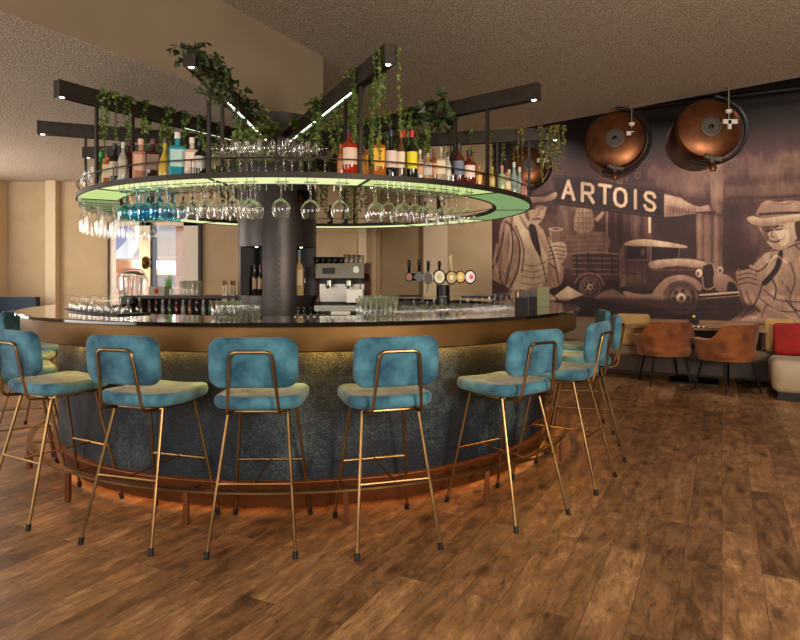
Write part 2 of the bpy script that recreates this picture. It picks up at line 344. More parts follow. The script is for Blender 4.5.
# window in the back wall
def window():
    w=bpy.data.objects.new('window_1',None);COL.objects.link(w);w['kind']='structure'
    xa=-290/F*YW; f=MB()
    def X(px): return (px-PX)/F*YW
    for a,b in((110,113),(140,153),(184,199)): f.box(X(a),X(b),YW-.02,YW+.1,WZ0,WZ1)
    f.box(X(110),X(202),YW-.03,YW+.1,WZ0,WZ0+.08); f.box(X(110),X(202),YW-.02,YW+.1,WZ1-.06,WZ1)
    f.box(X(154),X(184),YW,YW+.08,1.19,1.22)
    f.build('window_frame',M['white_frame'],w,smooth=False)
    g=MB(); g.box(X(151.5),X(154),YW-.05,YW+.1,WZ0,WZ1); g.box(X(199),X(202),YW-.05,YW+.1,WZ0,WZ1); g.box(X(109),X(110.5),YW-.05,YW+.1,WZ0,WZ1); g.build('mullion',M['dark_metal'],w,smooth=False)
    MB().box(X(112),X(141),YW+.04,YW+.05,WZ0,WZ1).build('pane',M['pane'],w,smooth=False)
    MB().box(X(153),X(185),YW+.04,YW+.05,WZ0,WZ1).build('pane',M['pane'],w,smooth=False)
    MB().box(X(106),X(206),YW-.14,YW+.02,WZ0-.05,WZ0).build('window_sill',M['white_frame'],w,smooth=False)
window()
# outside the window
mb=MB(); mb.box(-14,4,11,30,-.1,-.02); struct(mb.build('ground_outside',mat('paving',(190,180,168),.9),smooth=False))
t=thing('parasol','large white parasol open outside the right-hand window pane','parasol',(-4.55,12.6,0))
mb=MB(); mb.lathe([(.03,2.6),(.9,2.15),(1.25,1.75),(1.24,1.72)],10); mb.build('canopy',M['white'],t,angle=10)
mb=MB(); mb.tube([(0,0,0),(0,0,2.6)],.03); mb.build('pole',M['steel'],t)
t=thing('neighbouring_building','pale building with a grey shutter outside the left window pane','building',(-7.0,14,0))
MB().box(-1.2,1.0,0,1.5,0,4).build('wall',mat('pale_render',(228,216,204),.8),t,smooth=False)
MB().box(.15,.95,-.03,0,1.9,3.6).build('shutter',mat('grey_shutter',(150,158,190),.6),t,smooth=False)
MB().box(-1.2,1.0,-.2,0,1.45,1.75).build('awning',mat('pale_awning',(214,150,96),.8),t,smooth=False)
t=thing('delivery_van','small grey and orange van parked outside the right-hand pane','van',(-5.5,13.2,0))
MB().box(-.75,.1,0,1.6,.25,1.55).build('cargo_box',mat('orange_paint',(222,128,52),.5),t,smooth=False)
MB().box(.1,.75,.1,1.5,.25,1.42).build('cab',mat('grey_paint',(120,110,104),.4),t,smooth=False)
mb=MB()
for sx in(-.45,.45):
    for sy in(0,1.5): mb.lathe([(0,-.09),(.28,-.09),(.28,.09),(0,.09)],16,Matrix.Translation((sx,sy+.03,.28))@Matrix.Rotation(PI/2,4,'X'))
mb.build('wheel',M['black_rubber'],t)
def brickmat():
    m,t,b=newmat('brick_wall');N=t.nodes;br=N.new('ShaderNodeTexBrick');br.inputs['Scale'].default_value=4;br.inputs['Color1'].default_value=lin((196,120,92));br.inputs['Color2'].default_value=lin((170,100,78));br.inputs['Mortar'].default_value=lin((200,180,160))
    tc=N.new('ShaderNodeTexCoord');mp=N.new('ShaderNodeMapping');mp.inputs['Rotation'].default_value=(PI/2,0,0);t.links.new(tc.outputs['Object'],mp.inputs[0]);t.links.new(mp.outputs[0],br.inputs[0]);t.links.new(br.outputs['Color'],b.inputs['Base Color']);return m
mb=MB().box(-3.85,-3.1,10.6,10.9,0,3.2); tag(mb.build('brick_pier',brickmat(),smooth=False),'red brick pier outside at the right edge of the window','pier')
ORD0=['first','second','third','fourth','fifth','sixth','seventh','eighth']
# rings of the added downlights, all out of view
for i,(x,y,z,p) in enumerate(ADDED_DOWNLIGHTS+ADDED_LOWLIGHTS):
    zc=ZC if z>3 else ZS
    o=MB().lathe([(.06,-.002),(.055,-.012),(.045,-.012),(.042,.0)],20).build('added_downlight',M['white']); o.location=(x,y,zc)
    tag(o,'added small round downlight, unseen, in the plaster ceiling, %s of the row'%ORD0[i],'ceiling light','added ceiling downlights')
# ================================================================ WALL PAINTING
WP=P(650,HY,9.0); WP.z=0
def onwall(px,py):
    k=(px-PX)/F # X=kY ; WP + V*s
    s=(k*WP.y-WP.x)/(V.x-k*V.y); Y=WP.y+V.y*s
    return Vector((k*Y,Y,EYE+(HY-py)/F*Y))
class Canvas:
    def __init__(s,x0,y0,x1,y1,q): 
        s.x0,s.y0,s.q=x0,y0,q; s.w=int((x1-x0)*q)+1; s.h=int((y1-y0)*q)+1
        s.X,s.Y=np.meshgrid(x0+np.arange(s.w)/q,y0+np.arange(s.h)/q); s.a=np.full((s.h,s.w),.36)
    def soft(s,d,w): return np.clip(.5-d/w,0,1)
    def pd(s,pts,closed=True):
        P_=np.array(pts,float);n=len(P_);ins=np.zeros(s.X.shape,bool);D=np.full(s.X.shape,1e9)
        for i in range(n if closed else n-1):
            ax,ay=P_[i];bx_,by=P_[(i+1)%n];dx,dy=bx_-ax,by-ay;L=dx*dx+dy*dy+1e-9
            t=np.clip(((s.X-ax)*dx+(s.Y-ay)*dy)/L,0,1);D=np.minimum(D,np.hypot(s.X-ax-t*dx,s.Y-ay-t*dy))
            if closed:
                c=((ay>s.Y)!=(by>s.Y))&(s.X<(bx_-ax)*(s.Y-ay)/(by-ay+1e-12)+ax);ins^=c
        return np.where(ins,-D,D) if closed else D
    def sm(s,pts,closed=True,k=4):
        n=len(pts);o=[]
        for i in range(n if closed else n-1):
            g=lambda j:np.array(pts[j%n] if closed else pts[min(max(j,0),n-1)],float)
            a,b,c,d=g(i-1),g(i),g(i+1),g(i+2)
            for t in np.arange(k)/k: o.append(.5*((2*b)+(-a+c)*t+(2*a-5*b+4*c-d)*t*t+(-a+3*b-3*c+d)*t**3))
        if not closed:o.append(np.array(pts[-1],float))
        return o
    def fill(s,pts,v,soft=.9,v2=None,ax=1,smooth=True,alpha=1):
        d=s.pd(s.sm(pts) if smooth else pts);m=s.soft(d,soft)*alpha
        if v2 is not None:
            q=np.array(pts);lo,hi=q[:,ax].min(),q[:,ax].max();A=s.X if ax==0 else s.Y;v=v+(v2-v)*np.clip((A-lo)/(hi-lo),0,1)
        s.a=s.a*(1-m)+v*m
    def line(s,pts,w,v,alpha=1,smooth=True):
        d=s.pd(s.sm(pts,False) if smooth else pts,False)-w/2;m=s.soft(d,.8)*alpha;s.a=s.a*(1-m)+v*m
    def ell(s,cx,cy,rx,ry,v,soft=.8,alpha=1):
        d=(np.hypot((s.X-cx)/rx,(s.Y-cy)/ry)-1)*min(rx,ry);m=s.soft(d,soft)*alpha;s.a=s.a*(1-m)+v*m
def noise(h,w,cell,seed):
    r=np.random.RandomState(seed);gx=int(w/cell[0])+3;gy=int(h/cell[1])+3;g=r.rand(gy,gx)
    x=np.arange(w)/cell[0];y=np.arange(h)/cell[1];xi=x.astype(int);yi=y.astype(int);fx=x-xi;fy=y-yi
    fx=fx*fx*(3-2*fx);fy=(fy*fy*(3-2*fy))[:,None]
    a=g[np.ix_(yi,xi)];b=g[np.ix_(yi,xi+1)];c=g[np.ix_(yi+1,xi)];d=g[np.ix_(yi+1,xi+1)]
    return (a*(1-fx)+b*fx)*(1-fy)+(c*(1-fx)+d*fx)*fy-.5
def paint():
    c=Canvas(489,88,836,325,1.5)
    c.fill([(480,80),(840,80),(840,215),(480,215)],.20,2,.34,smooth=False)
    c.fill([(480,215),(840,215),(840,330),(480,330)],.40,6,.30,smooth=False)
    # streets and houses on the left
    c.fill([(560,205),(580,208),(580,262),(560,262)],.42,3)
    for x,w,v in((566,5,.5),(574,4,.36),(588,6,.46),(598,6,.30),(607,1.6,.72),(612,5,.3),(620,6,.24),(628,5,.34),(636,4,.46),(642,3,.28)): c.line([(x,212),(x,255)],w,v,smooth=False,alpha=.8)
    c.fill([(575,231),(576,212),(583,201.5),(591,207),(593,230)],.62)
    for x in(579,583,587,590):c.line([(x,204),(x,230)],.5,.34,.8,False)
    for y in(208,213,218,223,228):c.line([(576,y),(593,y)],.5,.34,.8,False)
    c.line([(582,226),(582,254)],1.4,.68,smooth=False)
    c.fill([(594,219),(603,211),(605,213),(598,222)],.7,smooth=False)
    c.fill([(560,240),(604,232),(606,252),(562,256)],.5,2)
    for y in(236,241,246,250):c.line([(562,y+2),(605,y)],.8,.36,.7)
    # dark block behind the truck, pale fascia above it
    c.fill([(652,216),(697,213),(697,262),(652,262)],.22,2,smooth=False)
    c.fill([(664,194),(682,198),(695,206),(709,205),(711,211),(697,212),(680,216),(664,217)],.82,1,.7,smooth=False)
    c.line([(664,193),(676,194),(688,202),(700,206),(709,203)],1.2,.3)
    c.fill([(666,205),(696,212),(696,214),(666,216)],.6,1,smooth=False)
    for x in range(674,696,3): c.line([(x,208),(x,213)],1,.4,.7,False)
    c.fill([(696,213),(723,217),(722,275),(697,266)],.50,1,smooth=False)
    for x,v in((699,.62),(703,.36),(707,.58),(712,.34),(716,.66),(720,.4)): c.line([(x,214),(x,272)],1.6,v,.75,False)
    c.fill([(709,150),(722,150),(724,216),(711,210)],.52,1,smooth=False); c.line([(716,152),(717,212)],3,.62,.6,False)
    c.line([(724,199),(836,194)],1,.16,smooth=False); c.line([(724,202),(836,197)],1.2,.46,.7,False)
    c.fill([(724,186),(836,178),(836,194),(724,198)],.42,6,smooth=False)
    c.fill([(724,204),(752,204),(758,262),(724,272)],.24,8,smooth=False)
    c.line([(649.7,217),(649.7,232)],2.4,.82,smooth=False)
    c.fill([(664,168),(700,158),(760,150),(836,150),(836,176),(724,182),(700,196),(668,190)],.46,14,alpha=.8);c.fill([(740,205),(765,200),(762,240),(742,250)],.42,12,alpha=.7);c.fill([(640,170),(670,162),(680,185),(660,188)],.4,8,alpha=.7)
    # the sign
    c.fill([(553,174),(664,190.5),(664,219),(553,204)],.13,.8,smooth=False)
    c.line([(555,176.5),(662,192.5),(662,216.5),(555,202),(555,176.5)],.7,.36,smooth=False)
    G={'A':[[(0,1),(.5,0),(1,1)],[(.2,.66),(.8,.66)]],'R':[[(0,1),(0,0),(.7,0),(.95,.12),(.95,.4),(.7,.52),(0,.52)],[(.5,.52),(1,1)]],'T':[[(0,0),(1,0)],[(.5,0),(.5,1)]],
       'O':[[(.5,0),(.85,.08),(1,.3),(1,.7),(.85,.92),(.5,1),(.15,.92),(0,.7),(0,.3),(.15,.08),(.5,0)]],'I':[[(.5,0),(.5,1)]],
       'S':[[(.95,.22),(.8,.04),(.5,0),(.2,.04),(.05,.22),(.2,.42),(.8,.58),(.97,.78),(.8,.96),(.5,1),(.2,.96),(.03,.78)]]}
    for ch,cx,cy in(('A',568.5,190),('R',588,193),('T',605,194.5),('O',620.5,197.5),('I',635.5,199.5),('S',650,201.5)):
        w=11 if ch!='I' else 6;h=17.5
        for st in G[ch]: c.line([(cx+(u-.5)*w,cy+(v-.5)*h+(u-.5)*w*.15) for u,v in st],3.3,.78,smooth=False)
    # round plate with faint letters above the sign
    c.ell(629,177,17,7,.22,1.5); 
    for k,st in enumerate(([(0,0),(0,1),(.8,1),(.8,0)],[(0,1),(0,0)],[(.4,0),(.85,.3),(.85,.7),(.4,1),(0,.7),(0,.3),(.4,0)])): c.line([(618+k*9+u*5,180-k*2.2+(v-.5)*7) for u,v in st],1.2,.5,.8,False)
    # street and shadow
    c.fill([(560,282),(750,288),(740,330),(560,330)],.17,6)
    c.fill([(596,296),(612,289),(628,296),(660,300),(668,308),(600,300)],.52,1.5)
    # truck
    c.fill([(572,254),(618,254),(619,279),(574,277)],.30,1,smooth=False)
    for y in(258,263,269,274):c.line([(573,y),(618,y+.5)],1.6,.52,.8,False)
    for x in(577,588,602,612):c.line([(x,252),(x,277)],1.1,.16,.9,False)
    c.line([(572,254),(590,252),(618,254)],1.6,.6,.9)
    c.fill([(619,245),(626,243),(648,258),(651,287),(620,287)],.30,.8,smooth=False)
    c.fill([(621,262),(646,263),(647,284),(622,284)],.38,1,smooth=False)
    c.fill([(626.5,246.5),(647,246.5),(647,259),(626,259)],.16,.8,smooth=False); c.line([(626,246),(626,260),(648,260),(648,246)],1,.5,.9,False); c.ell(643,252,2,4,.4,.8)
    c.fill([(619,248),(624,246),(626,286),(620,287)],.48,.8,smooth=False)
    c.fill([(651,247),(681,248),(679,259),(652,261)],.12,.8,smooth=False); c.line([(651,247),(651,262)],1,.6,1,False); c.line([(680,247),(678,259)],.9,.55,1,False)
    c.fill([(625,243),(634,240),(650,239.5),(683,245),(684.5,248),(652,246.5),(626,245.5)],.84,.8,.7)
    c.fill([(650,263),(670,259),(690,259),(706,262),(702,288),(690,280),(670,276),(656,284),(651,287)],.30,1)
    c.fill([(650,262),(668,259),(690,259),(706,262.5),(700,268),(676,266),(652,269)],.80,1.5,.6)
    c.line([(668,266),(670,276)],.6,.2);c.line([(652,270),(700,270)],.8,.6,.6)
    c.fill([(702,266),(710,263),(713,266),(715,285),(704,288)],.16,.8,smooth=False); c.line([(702,266),(709,263.5),(713.5,266),(715,285),(704,288),(702,266)],1.2,.68)
    for x in(705,707.5,710): c.line([(x,266),(x+1,286)],.4,.4,.8,False)
    c.ell(699,273,4.2,5,.2);c.ell(699,273,3.5,4.3,.86);c.ell(698,274,1.6,2.2,.5)
    c.ell(720,270,3.4,4,.72);c.ell(720,271,1.5,2,.4)
    c.fill([(714,275),(724,274),(734,280),(741,291),(736,296),(716,290)],.66,1,.4);c.fill([(728,283),(735,284),(738,296),(728,296)],.14,1)
    c.fill([(652,294),(660,283),(670,276.5),(684,275),(697,280),(702,287),(699,291),(690,283),(678,281),(668,286),(662,296),(656,299)],.74,1,.5)
    c.fill([(624,291),(640,294),(662,294),(664,301),(640,300),(627,297)],.68,1,.5)
    for cx,cy,r in((681,298,17.5),(590,287,11)):
        c.ell(cx,cy,r,r,.42);c.ell(cx+.5,cy-.3,r*.80,r*.80,.24);c.ell(cx,cy,r*.62,r*.66,.46)
        c.line([(cx+r*.74*math.cos(a),cy+r*.74*math.sin(a)) for a in np.linspace(2.6,5.6,12)],.8,.6,.8)
        for a in range(6): c.ell(cx+r*.42*math.cos(a),cy+r*.42*math.sin(a),r*.1,r*.12,.16)
        c.ell(cx,cy,r*.26,r*.28,.8);c.ell(cx+.5,cy+.3,r*.13,r*.14,.35)
    c.line([(575,283),(580,276),(590,273),(600,277),(604,285)],1.8,.5)
    c.line([(700,295),(740,292)],1.8,.80,smooth=False);c.line([(700,299),(740,295.5)],1.3,.55,smooth=False)
    # drinker on the left
    c.fill([(489,272),(498,246),(502,222),(514,214),(528,216),(540,226),(550,240),(560,262),(564,270),(560,285),(549,290),(556,300),(540,308),(514,300),(508,288),(494,280)],.74,1,.64)
    for p in([(505,222),(502,245),(500,278)],[(512,218),(509,240),(507,282)],[(499,240),(494,262),(492,275)]): c.line(p,2.4,.42,.5)
    c.fill([(514,216),(526,217),(533,228),(540,240),(548,262),(546,282),(530,288),(514,288),(518,270),(521,250),(517,232)],.88,1,.78)
    c.line([(506,221),(514,230),(520,246),(518,270),(510,288)],1.3,.2);c.line([(489,272),(497,262),(500,248)],1.3,.24)
    c.line([(528,228),(536,246),(542,262),(547,282)],1,.36)
    for y in(262,268,274,281): c.line([(522,y+2),(534,y+4),(546,y)],.8,.42,.8)
    c.fill([(519,207),(527,208),(533,222),(530,232),(519,219)],.86,.8,.7);c.line([(520,216),(530,231),(534,224)],.8,.3)
    c.fill([(529,226),(535,225),(540,246),(541,257),(536,250),(531,238)],.2,.8);c.line([(532,229),(538,250)],.6,.5,.7)
    c.fill([(524,203),(536,201),(547,203),(546,212),(543,219),(537,225),(530,222),(526,214)],.66,.9,.78)
    c.fill([(524,200),(547,201),(546,207),(535,208),(526,210)],.3,1.5);c.line([(531,209),(535,209)],1.1,.1);c.line([(540,209),(544,209)],1.1,.1);c.line([(538,209),(539.5,214.5),(537,215.5)],.8,.3)
    c.line([(533,219.5),(537,218.7),(541,219.5)],1.1,.14);c.fill([(524,208),(528,212),(530,221),(526,217)],.46,1.4);c.fill([(537,206),(545,206),(544,213),(540,218),(537,214)],.82,1.4,alpha=.6)
    c.fill([(525,198),(526,178),(534,172),(546,172),(552,180),(552,194)],.32,1,.44)
    c.fill([(519,199),(530,196),(545,197),(556,192),(556,198),(546,202),(530,203),(521,203)],.74,.8,.5);c.line([(526,195),(540,196),(552,191)],1.6,.14)
    c.fill([(549,229),(563,229),(562.5,246),(551,246)],.56,.8,smooth=False);c.line([(549,229),(556,227.5),(563,229),(556,231),(549,229)],.8,.85);c.line([(551,232),(552,244)],1,.8,.7)
    c.line([(561,232),(561,244)],.8,.3,.8)
    c.fill([(548,246),(553,243),(563,242),(566.5,247),(566,258),(559,265),(550,262)],.80,.8,.66)
    for y in(247,251,255,259): c.line([(549,y+1),(556,y-1),(565,y+.5)],.9,.32,.9)
    c.fill([(549,262),(556,266),(564,270),(561,284),(554,282),(548,272)],.62,.8);c.line([(549,263),(556,270),(559,284)],1,.22)
    c.fill([(550,299),(568,286),(584,295),(566,301)],.84,.8,.74,smooth=False)
    c.line([(550,300),(560,306),(584,302)],1.4,.5)
    # drinker on the right
    c.fill([(728,330),(742,312),(752,300),(752,270),(760,256),(772,249),(800,241),(836,238),(836,330)],.68,1,.6)
    c.fill([(745,330),(752,305),(768,296),(836,300),(836,330)],.70,2)
    c.fill([(779,251),(783,254),(779,270),(766,285),(762,282),(774,268)],.12,.8)
    c.line([(781,250),(792,246),(800,243)],1,.2);c.line([(756,262),(766,252),(778,250)],1,.24)
    for p in([(790,262),(795,280),(790,300),(800,318)],[(764,290),(778,300),(800,302)],[(760,298),(776,310),(795,312)],[(800,270),(812,290),(806,320)],[(766,305),(762,316)],[(782,282),(790,292)]): c.line(p,1,.22,.85)
    for p in([(786,258),(788,275),(782,290)],[(804,250),(808,268)],[(770,292),(785,298)]): c.line(p,3,.74,.55)
    c.fill([(736,272),(744,267),(752,265),(760,272),(760,290),(755,304),(746,312),(741,300),(738,285)],.70,.8,.5)
    for y in(270,274.5,279,284): c.line([(738,y+1),(748,y-1.5),(757,y+1)],.9,.22,.9)
    c.line([(740,290),(744,303),(750,310),(758,298),(762,284)],1.3,.16);c.ell(750,298,5,7,.62,1);c.line([(746,292),(752,305)],.9,.24)
    c.fill([(738,268),(745,264.5),(750,267),(744,270)],.2,.8)
    c.fill([(761,224),(800,220),(800,232),(795,241),(787,248),(778,250),(770,246),(765,238)],.78,.9,.7)
    c.fill([(760,222),(778,224),(776,229),(768,233),(770,240),(766,240),(762,231)],.44,1.5);c.line([(766,231),(771,230)],1.3,.08);c.line([(776,230),(782,229)],1.3,.08);c.line([(773,230),(771,236),(774,237)],.9,.2)
    c.line([(770,241),(776,242),(782,239)],1.3,.12);c.line([(785,236),(782,243)],.9,.36);c.fill([(795,222),(806,222),(802,236),(797,238)],.3,1)
    c.fill([(760,217),(760.5,205),(768,200.5),(778,202),(790,200.5),(805,203),(812,214)],.70,.9,.6)
    c.line([(760,214.5),(785,213),(812,213)],2.6,.3);c.line([(772,202),(782,204.5),(794,202)],1,.46)
    c.fill([(747,219.5),(752,216),(765,218),(800,214),(822,214),(822,220),(800,221),(776,225),(756,225.5)],.86,.8,.6)
    # further drawing: folds, stripes, features, planks of the truck
    for p in([(495,262),(500,250),(504,232)],[(511,224),(513,250),(506,284)],[(516,226),(524,250),(522,272)],[(499,272),(503,284),(512,292)],[(545,232),(552,250),(556,268)],[(543,290),(552,294),(558,300)],[(520,290),(534,294),(546,292)]): c.line(p,1.1,.16,.85)
    for p in([(497,244),(495,262),(499,276)],[(509,226),(511,246),(505,272)],[(549,238),(556,256),(560,272)],[(521,236),(526,252),(524,266)],[(538,262),(542,274),(541,282)]): c.line(p,1.8,.84,.6)
    for x in(626,634,642): c.line([(x,264),(x+.5,283)],.7,.2,.7,False)
    c.line([(622,273),(646,274)],.8,.2,.7,False)
    for p in([(742,318),(752,306),(760,312)],[(772,256),(764,268),(756,272)],[(796,246),(806,256),(812,272)],[(786,300),(796,310),(812,312)],[(770,276),(776,288),(774,300)]): c.line(p,1.5,.18,.8)
    for p in([(768,262),(776,256),(786,262)],[(800,258),(806,276),(802,292)],[(770,308),(784,314),(798,322)],[(748,316),(756,318)]): c.line(p,2.6,.86,.55)
    c.line([(764,228),(770,227.2)],.8,.1);c.line([(774,227),(783,225.8)],.8,.1);c.ell(768.5,231,1.2,.9,.05);c.ell(779,229.8,1.4,.9,.05)
    c.line([(768,236),(766,244),(772,248)],.8,.4);c.fill([(776,231),(786,230),(790,240),(782,246),(779,238)],.90,1.5,alpha=.7)
    c.fill([(560,300),(740,302),(736,318),(560,318)],.12,5,alpha=.6)
    for y in(306,311): c.line([(600,y),(660,y+2),(735,y)],.8,.34,.5)
    # brush texture
    h,w=c.a.shape
    n=noise(h,w,(38,26),1)*.14+noise(h,w,(11,30),2)*.10+noise(h,w,(4,9),3)*.08+noise(h,w,(2,2),4)*.05
    c.a=np.clip(c.a+n*.75*(.5+c.a),0,1); c.a=np.clip((c.a-.5)*1.12+.49,0,1)
    c.a=c.a*np.clip((c.Y-(170-(c.X-489)*.16))/26+.3,.12,1)     # light falloff towards the ceiling recess painted into the mural colour
    return c
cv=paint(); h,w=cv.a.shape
ramp=np.array([lin((16,9,12))[:3],lin((74,46,46))[:3],lin((156,120,102))[:3],lin((236,210,174))[:3]])
def tone(a):
    p=a*3;i=np.clip(p.astype(int),0,2);f=(p-i)[...,None];return ramp[i]*(1-f)+ramp[i+1]*f
NRM=Vector((V.y,-V.x,0)); NRM=-NRM if NRM.y>0 else NRM
k=(cv.X-PX)/F; s_=(k*WP.y-WP.x)/(V.x-k*V.y); Yv=WP.y+V.y*s_; Xv=k*Yv; Zv=EYE+(HY-cv.Y)/F*Yv
me=bpy.data.meshes.new('mural'); co=np.stack([Xv,Yv,Zv],-1).reshape(-1,3)
idx=np.arange(h*w).reshape(h,w); q=np.stack([idx[1:,:-1],idx[1:,1:],idx[:-1,1:],idx[:-1,:-1]],-1).reshape(-1,4)
me.vertices.add(h*w); me.vertices.foreach_set('co',co.ravel()); me.loops.add(q.size); me.loops.foreach_set('vertex_index',q.ravel().astype(np.int32))
me.polygons.add(len(q)); me.polygons.foreach_set('loop_start',np.arange(0,q.size,4,dtype=np.int32)); me.update(calc_edges=True)
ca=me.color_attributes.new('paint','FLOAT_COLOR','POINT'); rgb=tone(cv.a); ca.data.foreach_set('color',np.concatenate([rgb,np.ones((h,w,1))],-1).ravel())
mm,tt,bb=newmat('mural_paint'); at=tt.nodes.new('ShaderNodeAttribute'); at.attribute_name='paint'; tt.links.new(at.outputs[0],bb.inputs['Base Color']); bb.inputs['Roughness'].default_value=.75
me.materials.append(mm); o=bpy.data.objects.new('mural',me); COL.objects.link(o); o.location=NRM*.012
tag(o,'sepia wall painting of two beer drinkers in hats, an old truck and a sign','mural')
a=onwall(488,HY); b=WP-V*9.2
wall('wall_mural',(a.x,a.y),(b.x,b.y),0,4.2,M['black_paint'],.12,1 if Vector((-(b-a).y,(b-a).x,0)).dot(NRM)<0 else -1)
# ================================================================ BAR COUNTER
t=thing('bar_counter','large round bar counter with a polished black top and brass apron','bar counter',(BC.x,BC.y,0))
def barpart(mb,name,m,par=t):
    o=mb.build(name,m,par); o.matrix_parent_inverse=Matrix.Translation(-Vector((BC.x,BC.y,0))); return o
mb=MB(); n=160; prof=[(1.72,1.095),(2.285,1.095),(2.295,1.10),(2.295,1.115),(2.288,1.12),(1.72,1.12),(1.72,1.095)]
def barlathe(prof,n=160):
    mb=MB(); mb.lathe(prof,n,Matrix.Translation((BC.x,BC.y,0))); return mb
barpart(barlathe(prof),'countertop',M['counter'])
barpart(barlathe([(2.26,1.095),(2.26,.965),(2.24,.955),(2.05,.955)]),'apron',M['brass_sheet'])
barpart(barlathe([(2.02,.965),(2.02,.19)]),'front_panel',M['panel'])
barpart(barlathe([(2.02,.20),(2.06,.20),(2.062,.195),(2.0,.04),(1.99,.04),(1.99,.06),(1.86,.06)]),'plinth',M['plinth'])
barpart(barlathe([(2.030,.951),(2.075,.951)]),'light_strip',M['led_warm'])
barpart(barlathe([(1.95,.055),(1.98,.055)]),'light_strip',M['led_orange'])
barpart(barlathe([(1.76,1.095),(1.76,.05)]),'inner_panel',M['darkwood'])
# foot rail
t=thing('foot_rail','low brass foot rail circling the bar just above the floor','foot rail',(BC.x,BC.y,0))
barpart(barlathe([(2.18,.185),(2.22,.185),(2.22,.197),(2.18,.197),(2.18,.185)]),'rail',M['brass'],t)
PA=[math.degrees(math.atan2(ring_at(x_,2.2).x-BC.x,BC.y-ring_at(x_,2.2).y)) for x_ in (24,68,186,346,487,562)]+[92,114,136,158,180,202,224,246,262]
for a in PA:
    mb=MB(); p=bar(2.2,a); mb.beam((p.x,p.y,0),(p.x,p.y,.185),.028,.028); barpart(mb,'post',M['plinth'],t)
    mb=MB(); mb.beam(bar(2.05,a,.17),bar(2.19,a,.179),.02,.012); barpart(mb,'bracket',M['brass'],t)
# ================================================================ BAR STOOLS
def make_stool(label,group):
    t=thing('bar_stool',label,'bar stool',group=group)
    def seatfn(x,y,z): return (x,y+.022,z+.718+.012*(abs(x)/.22)**2+.01*(y/.2)**2)
    s_=pad(.45,.43,.068,.09,.028,seatfn,dome=.006); s_.build('seat',M['velvet'],t)
    def backfn(x,y,z):  # x width, y height, z thickness
        return (x,-.225-.10*(y+.14)+z+.45*x*x*.6,.942+y)
    b=pad(.44,.252,.05,.066,.022,backfn,dome=.006); b.build('backrest',M['velvet'],t)
    r=.0085
    f=MB()
    pts=[(-.135,-.10,.70),(-.128,-.19,.705),(-.098,-.262,.995),(.098,-.262,.995),(.128,-.19,.705),(.135,-.10,.70)]
    pts=[(-.132,-.13,.677),(-.128,-.236,.69),(-.100,-.290,1.0),(.100,-.290,1.0),(.128,-.236,.69),(.132,-.13,.677)]
    f.tube(rounded(pts,.035,6),r); f.build('back_frame',M['brass'],t)
    f=MB(); ring=[(-.15,-.13,.680),(.15,-.13,.680),(.16,.16,.680),(-.16,.16,.680)]
    rr=[]
    for i in range(4):
        p=Vector(ring[i]);a=Vector(ring[i-1])-p;b2=Vector(ring[(i+1)%4])-p;rr+=arc(p+a.normalized()*.05,p,p+b2.normalized()*.05,5)
    f.tube(rr,.0075,8,closed=True); f.build('seat_frame',M['brass'],t)
    feet={};tops={}
    for sx in(-1,1):
        for sy in(-1,1):
            top=Vector((sx*.15,-.115 if sy<0 else .15,.680)); foot=Vector((sx*.215,sy*.285,.0))
            q=foot+(top-foot)*.045
            l=MB(); l.tube([q,top],.0085,10); lo=l.build('leg',M['brass'],t)
            g=MB(); g.tube([foot+Vector((0,0,.0)),foot+(top-foot)*.05],.0135,10); g.build('foot_cap',M['black_rubber'],lo)
            feet[sx,sy]=foot;tops[sx,sy]=top
    at=lambda sx,sy,z: feet[sx,sy]+(tops[sx,sy]-feet[sx,sy])*(z/.680)
    zs=.335
    for sy in(-1,1):
        f=MB(); f.tube([at(-1,sy,zs),at(1,sy,zs)],.0075,8); f.build('stretcher',M['brass'],t)
    f=MB(); f.tube([(at(-1,-1,zs)+at(1,-1,zs))/2,(at(-1,1,zs)+at(1,1,zs))/2],.006,8); f.build('stretcher',M['brass'],t)
    return t
SG='teal velvet bar stools around the round bar'
stools=[(-89,2.42,0,'teal bar stool farthest round the bar on the left, only its back showing'),
 (-71,2.33,0,'teal bar stool at the left edge, half hidden behind the leftmost near stools'),
 (-53,2.30,0,'teal bar stool cut off by the left picture edge, directly behind the nearest left one'),
 (-34,2.28,4,'teal bar stool turned edge-on at the left, beside the stool with a full back view'),
 (-14.6,2.275,-3,'teal bar stool with its backrest in view, just left of the squarely seen one'),
 (1.0,2.29,0,'teal bar stool seen squarely from behind, left of the picture centre'),
 (16.8,2.36,0,'teal bar stool standing right of centre, below the coffee machine and taps'),
 (36.0,2.365,0,'teal bar stool in the right foreground below the dark boxes on the counter'),
 (54.0,2.32,2,'teal bar stool seen half from the side, nearest of the three on the right'),
 (72.0,2.32,3,'teal bar stool pushed back from the counter, its backrest thin and edge-on at right'),
 (91,2.36,-8,'teal bar stool farthest along the right side, its dark backrest facing the armchairs')]
st0=None
for a,r,tw,lab in stools:
    p=bar(r,a); rz=math.radians(a+tw)
    if st0 is None:
        st0=make_stool(lab,SG); st0.location=p; st0.rotation_euler=(0,0,rz)
    else: dup(st0,p,rz,lab,SG)
